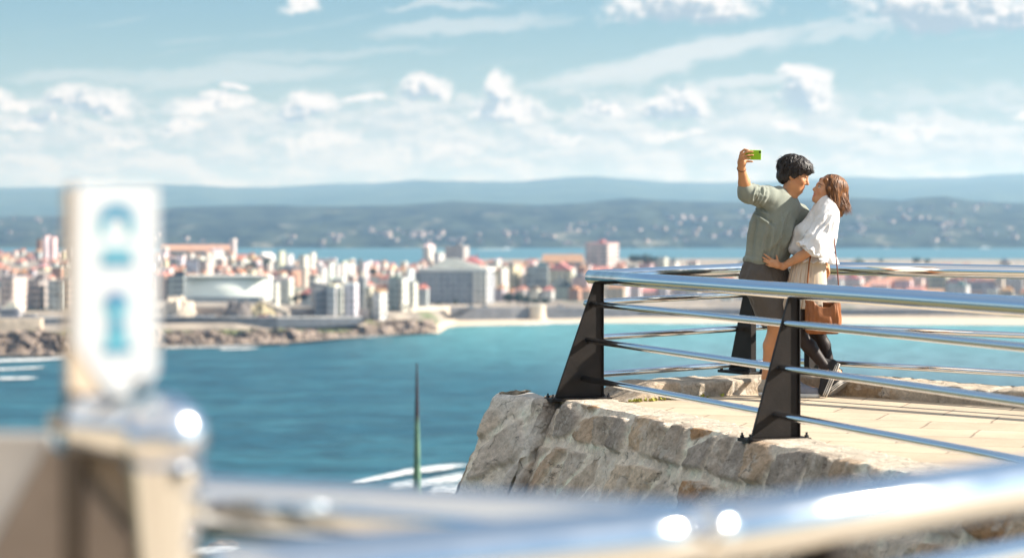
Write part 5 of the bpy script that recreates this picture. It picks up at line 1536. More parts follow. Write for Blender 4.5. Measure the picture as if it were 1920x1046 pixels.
# legs
hipR, knR, anR = PP(1418, 520, -.06), PP(1455, 611, -.05), PP(1437, 707, .0)
hipL, knL, anL = PP(1450, 520, .07), PP(1482, 614, .04), PP(1487, 709, -.04)
for (a, b, c, tx) in ((hipR, knR, anR, 1), (hipL, knL, anL, 1)):
    S.cone(a, b, .085, .058, .03); S.cone(b, b * .62 + c * .38 + V3((-.012, .015, 0)), .052, .054, .03); S.cone(b * .62 + c * .38 + V3((-.012, .015, 0)), c, .053, .034, .02)
    S.ell(b + V3((.02, -.02, 0)), (.045, .045, .055), None, .03)
    S.chain([c, c + V3((.005, -.003, -.075)), c + V3((.15, -.05, -.085))], [.034, .036, .024], .02)
man = sdf_obj('person', S, M_SKIN, None, 1, cols=lambda v: skin_cols(v, MH, SKM))
tag(man, 'young man in sage sweater and grey shorts holding up a green phone for a selfie', 'person')

# sweater
S = SDF((1.60, 16.35, .80), (2.45, 17.62, 1.70), .0075)
lat = unit((.80, .60, 0)); dep_ = unit((-.60, .80, 0))
S.cone(PP(1437, 486), PP(1450, 432), .178, .188, .05, flat=dep_, ff=.68)
S.cone(PP(1450, 432), PP(1459, 402, .01), .188, .170, .06, flat=dep_, ff=.66)
S.cone(PP(1459, 394, .0), PP(1467, 374, .0), .120, .078, .07, flat=dep_, ff=.8)
S.cone(PP(1440, 371, -.09), PP(1494, 403, .10), .082, .080, .06)
S.cone(PP(1462, 372, -.02), PP(1478, 384, .03), .072, .066, .05)
S.cone(sh + V3((.0, 0, -.004)), el + V3((.004, 0, -.004)), .070, .056, .04)
S.cone(el + V3((-.002, 0, -.01)), PP(1396.5, 354, -.255), .055, .052, .02)
S.chain([PP(1498, 404, .11), el2, el2 * .35 + wr2 * .65], [.078, .062, .05], .03)
for k, (t, r_) in enumerate(((.30, .012), (.48, .013), (.64, .012), (.80, .012), (.94, .011))):                               # pushed-up sleeve: bunched rings
    c = sh + (el - sh) * t + V3((0, 0, -.006)); ax_ = unit(el - sh); e1 = unit(np.cross(ax_, (0, 1, 0))); e2 = np.cross(ax_, e1); rr = .066 - .011 * t
    pr = None
    for j in range(13):
        a = 2 * math.pi * j / 12; p = c + (e1 * math.cos(a) + e2 * math.sin(a)) * rr + ax_ * (.016 * math.sin(a * 1.5 + k * 2))
        if pr is not None: S.cone(pr, p, r_, r_, .016)
        pr = p
S.cone(PP(1478, 352), PP(1472, 376), .060, .066, .012, op='-')                                                                  # neck hole
for k in range(14):                                                                                                             # hem band
    a0, a1 = 2 * math.pi * k / 14, 2 * math.pi * (k + 1) / 14
    q0, q1 = [PP(1434, 494) + lat * math.cos(a) * .166 + dep_ * math.sin(a) * .108 + V3((0, 0, -.034 * math.cos(a))) for a in (a0, a1)]
    S.cone(q0, q1, .016, .016, .014)
S.half(PP(1434, 500), unit((.18, 0, -1)))
M_SWEAT = cloth_mat('sage_knit', (.245, .265, .225))
def sweat_fold(v, f):
    n = vnormals(v, f)
    v = creases(v, n, [(1471, 402, 1449, 482, .011, 0.0180), (1464, 398, 1459, 492, .009, 0.0150), (1480, 398, 1462, 455, .010, 0.0150), (1441, 408, 1428, 492, .013, 0.0150), (1452, 420, 1441, 494, .012, 0.0135),
                       (1416, 400, 1404, 488, .012, 0.0135), (1411, 392, 1446, 424, .010, 0.0180), (1408, 384, 1440, 398, .009, 0.0165), (1470, 440, 1430, 480, .012, 0.0090), (1494, 412, 1470, 470, .012, 0.0165), (1432, 352, 1420, 386, .009, 0.0150), (1424, 351, 1412, 384, .008, 0.0150), (1416, 350, 1405, 378, .008, 0.0150)])
    return relax(v, f, 1, .3)
SW = sdf_obj('sweater', S, M_SWEAT, man, 1, fold=[(.006, (.35, .1, 1), 7, 21, .14), (.0035, (.7, .3, .6), 22, 23, .3)], post=sweat_fold)
SWV = np.array([tuple(q_.co) for q_ in SW.data.vertices])
def on_sweater(px, py, off=.010):
    """point on the sweater's near surface under a photo pixel"""
    p = PP(px, py, -.15); near = np.hypot(SWV[:, 0] - p[0], SWV[:, 2] - p[2]) < .020
    y = SWV[near][:, 1].min() if near.any() else p[1]
    return PP(px, py, y - off - Y0)
# shorts
S = SDF((1.62, 16.5, .40), (2.4, 17.6, 1.06), .0075)
S.cone(PP(1433, 494), PP(1432, 520), .158, .162, .04, flat=dep_, ff=.72)
S.cone(hipR + V3((.0, 0, .0)), PP(1454, 604, -.05), .118, .098, .05); S.cone(hipL, PP(1479, 606, .04), .112, .094, .05)
S.cone(PP(1454, 596, -.05), PP(1460, 625, -.05), .080, .085, .01, op='-'); S.cone(PP(1479, 598, .04), PP(1482, 625, .04), .078, .082, .01, op='-')
S.half(PP(1455, 605), unit((.12, 0, -1))); S.half(PP(1433, 488), (0, 0, 1))
sdf_obj('shorts', S, cloth_mat('charcoal_cotton', (.098, .085, .075)), man, 1, fold=[(.011, (.25, 0, 1), 9, 31, .25), (.006, (1, 0, -.5), 14, 33, .3)])
# shoes
def shoe(an, toe, col, parent, label=None, h=.0055):
    d = unit(V3((toe[0] - an[0], toe[1] - an[1], 0))); sd = np.cross((0, 0, 1), d)
    fl = V3((an[0], an[1], 0)); L_ = .275
    S = SDF(fl + V3((-.36, -.36, -.01)), fl + V3((.36, .36, .2)), h)
    heel = fl - d * .055
    S.cone(heel + d * .03 + V3((0, 0, .052)), heel + d * .13 + V3((0, 0, .05)), .043, .042, .02); S.cone(heel + d * .12 + V3((0, 0, .050)), heel + d * .225 + V3((0, 0, .040)), .044, .036, .03)
    S.cone(heel + d * .055 + V3((0, 0, .05)), heel + d * .06 + V3((0, 0, .112)), .043, .044, .02)
    S.cone(heel + d * .12 + V3((0, 0, .075)), heel + d * .07 + V3((0, 0, .125)), .026, .024, .02)
    S.cone(heel + d * .058 + V3((0, 0, .10)), heel + d * .060 + V3((0, 0, .18)), .034, .036, .006, op='-')
    S.half(fl + V3((0, 0, .022)), (0, 0, -1))
    o = sdf_obj('shoe', S, mat('shoe_canvas', col, .85, var=.15, vscale=20, bump=.1, bscale=150), parent)
    if label: o['label'] = label
    S = SDF(fl + V3((-.36, -.36, -.01)), fl + V3((.36, .36, .1)), h)
    S.cone(heel + d * .038 + V3((0, 0, .018)), heel + d * .13 + V3((0, 0, .018)), .045, .043, .03); S.cone(heel + d * .13 + V3((0, 0, .018)), heel + d * .222 + V3((0, 0, .018)), .045, .042, .03)
    S.half(fl + V3((0, 0, .030)), (0, 0, 1)); S.half(fl + V3((0, 0, .001)), (0, 0, -1))
    sdf_obj('sole', S, mat('white_rubber', (.72, .70, .66), .7, var=.1), o)
    mb = MB()
    for k in range(5):
        c = heel + d * (.10 + .022 * k) + V3((0, 0, .108 - .012 * k)); mb.tube([c - sd * .026, c + V3((0, 0, .006)), c + sd * .026], .0042, 6)
    mb.build('shoelace', mat('lace_white', (.75, .72, .70), .9), o, True)
    return o
shoe(anR, anR + V3((.2, -.03, 0)), (.42, .36, .29), man, 'beige canvas shoe with a dark heel tab')
shoe(PP(1486, 709, -.10), PP(1530, 709, -.16), (.20, .21, .25), man, 'grey canvas shoe with white laces')
# hair
S = SDF(MH.c - .24, MH.c + .24, .0058)
S.ell(MH.p(-.020, 0, .048), (.106, .093, .086), MH.fr, .02)
S.ell(MH.p(-.048, 0, .010), (.082, .085, .090), MH.fr, .03)
S.ell(MH.p(.040, 0, .092), (.074, .080, .046), MH.fr, .03)
S.ell(MH.p(.080, .0, .062), (.040, .072, .036), MH.fr, .02)
S.ell(MH.p(-.075, 0, -.030), (.050, .064, .054), MH.fr, .03)
for sd in (-1, 1):
    S.cone(MH.p(.010, .074 * sd, .045), MH.p(.004, .080 * sd, -.022), .026, .012, .02); S.cone(MH.p(.06, .062 * sd, .05), MH.p(.052, .070 * sd, .012), .022, .010, .02)
M_HAIRM = hair_mat('black_hair', (.010, .0075, .007), (.030, .022, .020), .52)
def man_lock(r):
    ph = r.uniform(-math.pi, math.pi); th0 = r.uniform(.05, .9) if r.random() < .72 else r.uniform(.9, 1.5); ln = r.uniform(.5, 1.15)
    if abs(ph) < 1.2: th0 = min(th0, .9)
    pts = []
    lift = r.uniform(.97, 1.12); sw = r.uniform(-.8, .8); cv = r.uniform(-1, 2.2)
    for i in range(8):
        t = i / 7; th = th0 + ln * t; p_ = ph + sw * t
        fl_ = 1 + (.10 * t * t if r.random() < .5 else .0)
        f_, l_, u_ = math.sin(th) * math.cos(p_), math.sin(th) * math.sin(p_), math.cos(th)
        if f_ > .42 and u_ < .30: u_ = .30 + (u_ - .30) * .35
        cu = .007 * math.sin(9 * t + ph * 7) * t + .006 * t * t * cv
        q_ = MH.p(-.015 + f_ * (.121 * lift * fl_ + cu), l_ * (.099 * lift + cu), .043 + u_ * .099 * lift + .006 * math.cos(8 * t + ph * 5) * t)
        pts.append(q_)
    return pts
HV, HF = strands(MH, 760, 4, man_lock, .0046)
def two(S, sv, sf, it, amp, seed):
    v, f = S.mesh(); v = relax(v, f, it); n = vnormals(v, f)
    v = v + n * (amp * fbm(v * np.array((34, 34, 20)), 3, seed))[:, None]
    sf = [tuple(int(i) + len(v) for i in q_) for q_ in sf]
    allv = np.concatenate([v, sv]); return allv, [tuple(int(i) for i in q_) for q_ in f] + sf
v, f = two(S, HV, HF, 1, .012, 3)
tone = .75 + .6 * (vnoise(v * 60, 9))
o = obj('hair', v, f, M_HAIRM, man, True, cols=np.stack([tone] * 3, 1)); o['label'] = 'thick tousled black hair falling over the brow'
# cord necklace and bracelets
mb = MB(); pts = []
for k in range(25):
    a = 2 * math.pi * k / 24; pts.append(Vector(PP(1474.5, 369, 0) + V3((.070 * math.cos(a), .064 * math.sin(a), -.030 * math.cos(a) * .9 + .0 + .018 * math.sin(a)))))
mb.tube(pts, .0040, 6, False); mb.build('necklace', mat('dark_cord', (.03, .02, .018), .7), man, True)
mb = MB(); ax_ = unit(wr - el); e1 = unit(np.cross(ax_, (0, 1, 0))); e2 = np.cross(ax_, e1); c = wr - ax_ * .004
mb.tube([Vector(c + (e1 * math.cos(a) + e2 * math.sin(a) * .9) * .030 + ax_ * (-.012 * math.sin(a - .6))) for a in [2 * math.pi * k / 20 for k in range(21)]], .0038, 6, False)
mb.build('bracelet', mat('brown_cord', (.10, .035, .02), .7), man, True)

# phone in his hand
def phone():
    c = PP(1411.5, 290.7, -.378); q_ = V3((.0, 0, 0))
    root = thing('phone', tuple(c), 'lime green phone held up sideways in the man raised hand', 'phone')
    xa = unit((1, -.05, -.02)); za = unit((.02, 0, 1)); ya = np.cross(za, xa)
    M3 = Matrix(((xa[0], ya[0], za[0]), (xa[1], ya[1], za[1]), (xa[2], ya[2], za[2])))
    mb = MB(); mb.box((0, 0, 0), (.122, .010, .072), M=M3); o = mb.build('case', mat('lime_plastic', (.30, .58, .008), .45, spec=.5), root); bevel(o, .0045, 3); autosmooth(o, 40)
    L = lambda x, z, y=-.0055: tuple(Vector(xa) * x + Vector(za) * z + Vector(ya) * y)
    mb = MB(); mb.tube([L(.052, .022, -.004), L(.052, .022, -.0066)], .0080, 16); mb.build('camera_lens', mat('lens_black', (.012, .012, .02), .2), root)
    mb = MB(); mb.tube([L(.052, .008, -.004), L(.052, .008, -.0062)], .0032, 10); mb.build('flash', mat('flash_grey', (.25, .26, .22), .3), root)
    mb = MB(); mb.box(L(0, 0, .0052), (.112, .001, .062), M=M3); mb.build('screen', mat('screen_glass', (.02, .02, .025), .08), root)
phone()

# ---- the woman
WY = -.06
WH = Head(PP(1551.5, 358, WY), (-.90, -.24, .36), (.37, 0, .93))
SKW = (.58, .295, .16)
S = SDF((1.78, 16.35, -.005), (2.65, 17.55, 1.75), .0062)
add_head(S, WH, .94, True)
S.cone(PP(1556, 370, WY), PP(1551, 400, WY), .047, .050, .03)
S.cone(PP(1551, 402, WY), PP(1553, 410, WY - .13), .05, .045, .04); S.cone(PP(1549, 402, WY), PP(1541, 412, WY + .15), .05, .045, .04)
S.cone(PP(1545, 410, WY), PP(1520, 478, WY), .095, .095, .05); S.cone(PP(1520, 478, WY), PP(1508, 530, WY), .10, .125, .05)
we = PP(1526, 466, -.29); ww = on_sweater(1468, 500, .045)
S.cone(PP(1553, 412, WY - .15), we, .042, .038, .02); S.cone(we, we * .55 + ww * .45, .037, .035, .015); S.cone(we * .55 + ww * .45, ww, .035, .024, .015)
S.cone(ww, on_sweater(1456, 496, .022), .025, .026, .012); S.cone(on_sweater(1457, 497, .020), on_sweater(1448, 493, .016), .025, .022, .012); S.cone(on_sweater(1455, 492, .018), on_sweater(1448, 490, .016), .022, .018, .012)
W_ = on_sweater
finger(S, [W_(1449, 488, .016), W_(1441, 482, .017), W_(1432.5, 476.5, .008)], .0092, .0066)
finger(S, [W_(1447, 492, .016), W_(1438, 487, .018), W_(1430, 482.5, .008)], .0092, .0066)
finger(S, [W_(1447, 496, .016), W_(1439, 492, .018), W_(1431.5, 489, .008)], .0092, .0066)
finger(S, [W_(1449, 500, .015), W_(1442, 498, .016), W_(1436, 496, .008)], .0082, .006)
finger(S, [W_(1457, 491, .018), W_(1457.5, 485, .018), W_(1455.5, 478.5, .010)], .0095, .0066)
S.chain([PP(1541, 412, WY + .16), PP(1508, 452, .26), PP(1470, 478, .22)], [.042, .036, .025], .02)
S.cone(PP(1470, 478, .22), PP(1458, 482, .18), .026, .028, .012)
for k, (dx, dz_, L_) in enumerate(((0, -4, 15), (0, -1, 17), (0, 2, 16), (0, 5, 12))):
    finger(S, [PP(1460, 482 + dz_, .18), PP(1460 - L_ * .6, 483 + dz_, .165), PP(1460 - L_, 485 + dz_, .15)], .0080, .006)
wh1, wk1, wa1 = PP(1506, 545, WY - .07), PP(1497, 628, WY - .10), PP(1546, 686, WY - .09)
wh2, wk2, wa2 = PP(1514, 545, WY + .07), PP(1532, 624, WY + .06), PP(1557, 688, WY + .05)
for (a, b, c) in ((wh1, wk1, wa1), (wh2, wk2, wa2)):
    S.cone(a, b, .085, .055, .03); m1 = b * .64 + c * .36 + V3((.012, .012, 0)); S.cone(b, m1, .050, .050, .03); S.cone(m1, c, .049, .033, .02)
t1, t2 = PP(1545, 736, WY - .12), PP(1558, 731, WY + .02)
S.chain([wa1, wa1 + V3((.03, 0, -.035)), t1], [.033, .034, .026], .02); S.chain([wa2, wa2 + V3((.05, 0, -.05)), t2], [.033, .034, .024], .02)
def wcols(v):
    c = skin_cols(v, WH, SKW, .94, lip=(.50, .10, .10), brow=(.10, .05, .03))
    return c
woman = sdf_obj('person', S, M_SKIN, None, 1, cols=wcols)
tag(woman, 'young woman in white ruffled blouse and cream skirt laughing up at the man', 'person')
# teeth seen in her smile
mb = MB(); tp = [WH.p(.086 * .94, l_ * .94, -.0685 * .94) for l_ in (-.016, -.008, 0, .008, .016)]
mb.tube([Vector(p + WH.f * (.006 - 22 * ((i - 2) * .008) ** 2)) for i, p in enumerate(tp)], .0042, 8); mb.build('teeth', mat('teeth_white', (.78, .74, .68), .3), woman, True)
# tights
S = SDF((1.95, 16.5, .06), (2.6, 17.4, .80), .0068)
for (a, b, c) in ((wh1, wk1, wa1), (wh2, wk2, wa2)):
    S.cone(a, b, .089, .059, .03); m1 = b * .64 + c * .36 + V3((.012, .012, 0)); S.cone(b, m1, .054, .054, .03); S.cone(m1, c, .053, .037, .02)
S.chain([wa1, wa1 + V3((.03, 0, -.035))], [.037, .037], .02); S.chain([wa2, wa2 + V3((.05, 0, -.05))], [.037, .037], .02)
sdf_obj('tights', S, mat('sheer_black', (.020, .012, .011), .55, spec=.3), woman)
# sneakers on tiptoe
def tiptoe(heel, toe, side, parent):
    heel, toe = V3(heel), V3(toe); d = unit(toe - heel); up_ = unit(V3((-1, 0, .0)) - d * (V3((-1, 0, .0)) @ d)); sd = np.cross(d, up_)
    c = (heel + toe) / 2; L_ = np.linalg.norm(toe - heel)
    S = SDF(c - .26, c + .26, .0058)
    S.cone(heel + up_ * .035 + d * .02, heel + up_ * .035 + d * L_ * .55, .040, .042, .02); S.cone(heel + up_ * .035 + d * L_ * .5, toe + up_ * .028 - d * .03, .042, .033, .02)
    S.cone(heel + up_ * .04 + d * .04, heel + up_ * .10 + d * .035, .040, .039, .02)
    S.half(heel + up_ * .012, -up_)
    o = sdf_obj('shoe', S, mat('black_canvas', (.014, .013, .014), .8, var=.2), parent)
    for k, (a, b, cm, nm) in enumerate(((-.016, -.006, (.60, .56, .50), 'sole'), (-.006, -.001, (.02, .02, .02), 'sole_stripe'), (-.001, .007, (.66, .62, .56), 'sole'), (.007, .011, (.02, .02, .02), 'sole_stripe'), (.011, .020, (.66, .62, .56), 'sole'))):
        S = SDF(c - .22, c + .22, .0045)
        g_ = .002 if k % 2 == 0 else -.001
        S.cone(heel + d * .035, heel + d * L_ * .5, .041 + g_, .041 + g_, .03); S.cone(heel + d * L_ * .5, toe - d * .035, .042 + g_, .038 + g_, .03)
        S.half(heel + up_ * b, up_); S.half(heel + up_ * a, -up_)
        sdf_obj(nm, S, mat('stripe_rubber' if k % 2 else 'cream_rubber', cm, .7), o, 0)
    return o
tiptoe(PP(1571, 682, WY - .08), PP(1546, 743, WY - .13), 1, woman)
tiptoe(PP(1590, 713, WY + .06), PP(1553, 738, WY - .0), 1, woman)
# blouse
S = SDF((1.85, 16.3, .82), (2.66, 17.5, 1.52), .0072)
dl = (1, 0, .25)
S.cone(PP(1549, 404, WY), PP(1535, 440, WY), .155, .165, .06, flat=(1, 0, 0), ff=.58)
S.cone(PP(1535, 440, WY), PP(1527, 470, WY), .165, .178, .06, flat=(1, 0, 0), ff=.74)
S.cone(PP(1551, 400, WY - .10), PP(1545, 404, WY + .13), .062, .060, .05)
S.ell(PP(1508, 436, WY - .03), (.062, .10, .062), None, .05)
S.cone(PP(1502, 438, WY), PP(1490, 466, WY), .042, .042, .05)
S.cone(PP(1553, 412, WY - .15), PP(1532, 455, WY - .21), .072, .088, .04); S.cone(PP(1532, 455, WY - .21), PP(1524, 469, WY - .22), .088, .096, .03)
S.chain([PP(1541, 412, WY + .16), PP(1508, 452, .24)], [.070, .085], .04)
S.cone(PP(1526, 468, -.275), PP(1508, 486, -.275), .070, .10, .01, op='-')
S.cone(PP(1551, 378, WY), PP(1552, 396, WY), .060, .062, .012, op='-')
S.half(PP(1527, 480, WY), unit((.06, 0, -1)))
M_WHITE = cloth_mat('white_cotton', (.78, .76, .75), .85, sheen=.1)
sdf_obj('blouse', S, M_WHITE, woman, 1, fold=[(.008, (-.35, .1, 1), 9, 41, .16), (.004, (.3, .2, 1), 24, 43, .25)],
        post=lambda v, f: creases(v, vnormals(v, f), [(1550, 404, 1502, 448, .010, .010), (1553, 408, 1518, 452, .008, .009), (1556, 410, 1535, 455, .008, .009), (1558, 412, 1552, 470, .009, .010), (1563, 412, 1561, 476, .008, .009), (1530, 408, 1492, 462, .010, .008), (1544, 404, 1526, 430, .008, .008)]))
def ruffle(name, c, ax_, r0, r1, ln, waves, amp, seed, parent, m, ec=1.0, e1=None):
    ax_ = unit(ax_); e1 = unit(np.cross(ax_, (0, 1, 0))) if e1 is None else unit(e1); e2 = np.cross(ax_, e1); r = random.Random(seed)
    ph = [r.uniform(0, 6.28) for _ in range(4)]
    nu, nv = 160, 10; vs = []
    for i in range(nu):
        a = 2 * math.pi * i / nu
        w_ = math.sin(waves * a + ph[0]) + .6 * math.sin((waves * .6) * a + ph[1] + .7 * math.sin(a * 2)) + .4 * math.sin(waves * 1.9 * a + ph[2])
        for j in range(nv):
            t = j / (nv - 1); rr = r0 + (r1 - r0) * t + amp * w_ * t
            vs.append(c + ax_ * (ln * t + amp * .8 * math.cos(waves * a + ph[3]) * t) + (e1 * math.cos(a) + e2 * math.sin(a) * ec) * rr)
    fs = []
    for i in range(nu):
        for j in range(nv - 1): fs.append((i * nv + j, ((i + 1) % nu) * nv + j, ((i + 1) % nu) * nv + j + 1, i * nv + j + 1))
    o = obj(name, np.array(vs), fs, m, parent, True)
    sm = o.modifiers.new('thickness', 'SOLIDIFY'); sm.thickness = .003
    return o
ruffle('sleeve_ruffle', PP(1528, 462, -.27), unit(PP(1512, 480, -.28) - PP(1534, 452, -.27)), .088, .118, .062, 11, .010, 3, woman, M_WHITE)
ruffle('blouse_frill', PP(1529, 474, WY), V3((-.10, 0, -1)), .150, .172, .070, 15, .010, 8, woman, M_WHITE, 1.12, (1, 0, -.06))
# pleated skirt
def skirt():
    nu, nv = 264, 16; vs = []; top, bot = PP(1518, 478, WY), PP(1507, 577, WY - .01)
    for i in range(nu):
        a = 2 * math.pi * i / nu; pl = (i % 11) / 11.0
        saw = (pl - .5)
        for j in range(nv):
            t = j / (nv - 1); c = top + (bot - top) * t
            rx, ry = .118 + .042 * t, .135 + .045 * t
            k = 1 + saw * (.02 + .15 * t) + .02 * math.sin(3 * a + 5 * t) * t
            vs.append(c + V3((rx * math.cos(a) * k, ry * math.sin(a) * k, .012 * math.cos(a) * t)))
    fs = []
    for i in range(nu):
        for j in range(nv - 1): fs.append((i * nv + j, ((i + 1) % nu) * nv + j, ((i + 1) % nu) * nv + j + 1, i * nv + j + 1))
    o = obj('skirt', np.array(vs), fs, cloth_mat('cream_linen', (.66, .56, .45), .9), woman, False)
    sm = o.modifiers.new('thickness', 'SOLIDIFY'); sm.thickness = .0025
    autosmooth(o, 25)
skirt()
# bob of auburn hair
S = SDF(WH.c - .26, WH.c + .26, .0058)
S.ell(WH.p(-.026, 0, .046), (.104, .090, .082), WH.fr, .02)
S.ell(WH.p(-.062, 0, -.010), (.088, .090, .092), WH.fr, .03)
dn = lambda p, dx, dz, r0, r1: S.cone(p, p + V3((dx, 0, -dz)), r0, r1, .03)
for sd in (-1, 1):
    dn(WH.p(-.050, .062 * sd, .0), .004, .118, .040, .030); dn(WH.p(-.090, .045 * sd, -.01), .006, .118, .042, .030)
    S.cone(WH.p(.058, .048 * sd, .066), WH.p(.022, .074 * sd, .005), .016, .018, .012); dn(WH.p(.018, .074 * sd, .010), -.006, .125, .019, .014)
dn(WH.p(-.104, 0, -.01), .004, .118, .052, .034)
M_HAIRW = hair_mat('auburn_hair', (.075, .027, .010), (.31, .125, .034), .48)
def woman_lock(r):
    ph = r.uniform(-math.pi, math.pi)
    sweep = 0.0
    if abs(ph) < 1.0:
        if r.random() < .5: ph = math.copysign(r.uniform(.95, 1.6), ph)
        else: sweep = math.copysign((1.45 - abs(ph)) * 2, ph)
    th0 = r.uniform(.05, .5); pts = []; lift = r.uniform(.96, 1.07); end = r.uniform(-.150, -.112); sw = r.uniform(-.12, .12); fl_ = r.uniform(-.012, .05); sw += sweep
    for i in range(10):
        t = i / 9
        if t < .5:
            th = th0 + (1.65 - th0) * t / .5
            q_ = MLOC(ph + sw * t, th, lift); pts.append(q_)
        else:
            b = MLOC(ph + sw * (.5 if sweep else t), 1.65, lift); s_ = (t - .5) / .5
            e = b + V3((0, 0, -1)) * s_ * (.02 - end) * .98 + unit((b - WH.c) * (1, 1, 0)) * (fl_ * s_ * s_ + .010 * math.sin(3.5 * s_ + ph * 5)) + V3((.007 * math.sin(5 * s_ + ph * 9), .004 * math.sin(6 * s_ + ph * 4), 0)) * s_
            pts.append(e)
    return pts
def MLOC(ph, th, k): return WH.p(-.034 + math.sin(th) * math.cos(ph) * .108 * k, math.sin(th) * math.sin(ph) * .096 * k, .040 + math.cos(th) * .090 * k)
HV, HF = strands(WH, 760, 9, woman_lock, .0038)
v, f = two(S, HV, HF, 1, .010, 6)
lf = WH.loc(v)[0]
tone = (.55 + .75 * vnoise(v * np.array((70, 70, 8)), 4))
o = obj('hair', v, f, M_HAIRW, woman, True, cols=np.stack([tone] * 3, 1)); o['label'] = 'auburn bob hair with wind-blown ends'

# her brown shoulder bag, hanging at her near side
def bag():
    c = PP(1543, 596, WY - .20)
    root = thing('handbag', tuple(c), 'slouchy tan leather shoulder bag hanging behind the front railing at the woman side', 'handbag')
    M_L = mat('tan_leather', (.27, .095, .028), .50, var=.25, vscale=10, bump=.25, bscale=30, spec=.4)
    nu, nv = 72, 22; vs = []
    prof = lambda t: .55 + .45 * min(1, t * 7) ** .5
    for i in range(nu):
        a = 2 * math.pi * i / nu; cx, sx_ = math.cos(a), math.sin(a)
        ex = math.copysign(abs(cx) ** .55, cx); ey = math.copysign(abs(sx_) ** .8, sx_)
        for j in range(nv):
            t = j / (nv - 1); p = prof(t)
            tp = .118 + .045 * abs(cx) ** 2 - .030 * math.exp(-((cx - .1) / .45) ** 2) * (1.0 if sx_ < 0 else .4)
            z = -.118 + (tp + .118) * t
            w_ = .132 * (.94 + .06 * p) * (1 - .08 * t) * p ** .35; d_ = .060 * p * (1 + .3 * math.sin(math.pi * t))
            wr_ = .006 * math.sin(9 * a + 6 * t) * math.sin(math.pi * t) + .004 * math.sin(23 * a + 3)
            vs.append((ex * (w_ + wr_), ey * (d_ + wr_), z + .008 * math.sin(5 * a) * t))
    fs = []
    for i in range(nu):
        for j in range(nv - 1): fs.append((i * nv + j, ((i + 1) % nu) * nv + j, ((i + 1) % nu) * nv + j + 1, i * nv + j + 1))
    fs.append(tuple(i * nv for i in range(nu))[::-1])
    o = obj('pouch', vs, fs, M_L, root, True); sm = o.modifiers.new('thickness', 'SOLIDIFY'); sm.thickness = .005
    mb = MB(); mb.tube([Vector(p) - Vector(c) for p in (PP(1511, 568, WY - .2), PP(1514, 530, WY - .215), PP(1517, 495, WY - .205), PP(1520, 478, WY - .19))], .0065, 6); mb.build('handle', M_L, root, True)
    pts = [PP(1574, 575, WY - .20), PP(1573, 545, WY - .21), PP(1570, 505, WY - .22), PP(1565, 460, WY - .20), PP(1561, 420, WY - .19), PP(1556, 403, WY - .165), PP(1551, 396, WY - .12), PP(1546, 398, WY - .06)]
    mb = MB(); mb.tube([Vector(p) - Vector(c) for p in pts], .0048, 8); mb.build('strap', mat('red_brown_strap', (.17, .045, .022), .55), root, True)
bag()
# ------------------------------------------------------------------ viewer column and its sign right in front of the lens
M_CHROME = mat('chrome', (.78, .80, .82), .06, metal=1.0, var=.0)
M_BRUSH = mat('brushed_steel', (.62, .60, .58), .28, metal=1.0, var=.12, vscale=30)
M_SIGNW = mat('sign_white', (.405, .425, .45), .45, spec=.3)
def viewer():
    Y = 3.42; k = Y / F
    base = at(300, 900, Y)
    root = thing('viewer_column', (base.x, Y, 0), 'blurred chrome viewing column with round head, standing left of the near railing', 'viewer')
    def L(px, py, dy=0.0):
        p = at(px, py, Y + dy); return Vector((p.x - base.x, dy, p.z))
    mb = MB(); mb.tube([L(314, 1900), L(314, 1120), L(312, 872)], [.034, .042, .062], 40); autosmooth(mb.build('column', M_CHROME, root), 50)
    mb = MB(); c = L(304, 820); mb.sphere(c, .064, 40, 28, (1.05, 1, 1.02)); mb.build('head', mat('satin_steel', (.74, .76, .80), .20, metal=1.0), root, True)
    mb = MB(); mb.tube([L(292, 812), L(215, 802, .0), L(152, 794, .02)], [.046, .049, .046], 36); autosmooth(mb.build('barrel', M_CHROME, root), 50)
    mb = MB(); mb.sphere(L(352, 893, -.02), .020, 20, 14, (1, .5, 1.1)); mb.build('dark_reflection', mat('reflection_black', (.02, .025, .012), .4), root, True)
    mb = MB(); mb.tube([L(138, 2000, .03), L(138, 900, .03), L(140, 742, .03), L(150, 715, .03)], .017, 20); autosmooth(mb.build('bracket', mat('bracket_dark', (.12, .10, .085), .35, metal=.6), root), 50)
    mb = MB(); mb.sphere(L(108, 792, .03), .016, 20, 14); mb.build('bracket_joint', mat('joint_beige', (.55, .48, .40), .5), root, True)
    for px, py, dy in ((367, 934, -.043), (367, 995, -.034), (361, 1022, -.034)):
        mb = MB(); mb.sphere(L(px, py, dy), .008, 16, 12); mb.build('glint_ball', M_CHROME, root, True)
    # coin box to the left, steel sided
    def slab(name, poly, dy0, dy1, m, wd=.006):
        n = len(poly); vs = [L(x, y, dy0) for x, y in poly] + [L(x, y, dy1) for x, y in poly]
        mb = MB(); mb.add(vs, [tuple(range(n)), tuple(range(n, 2 * n))[::-1]] + [(i, n + i, n + (i + 1) % n, (i + 1) % n) for i in range(n)])
        o = mb.build(name, m, root); bevel(o, wd, 2); return o
    slab('coin_box', [(-70, 808), (100, 812), (100, 1900), (-70, 1900)], .06, .16, mat('box_grey', (.66, .63, .60), .5, var=.1, vscale=12))
    slab('side_plate', [(142, 842), (230, 866), (262, 900), (262, 1900), (142, 1900)], .052, .058, mat('plate_tan', (.42, .34, .26), .45, var=.15, vscale=9))
    slab('brace_plate', [(90, 830), (118, 850), (250, 1010), (250, 1900), (-60, 1900), (-20, 1030)], .028, .05, mat('brace_taupe', (.31, .25, .205), .5, var=.15, vscale=9))
viewer()
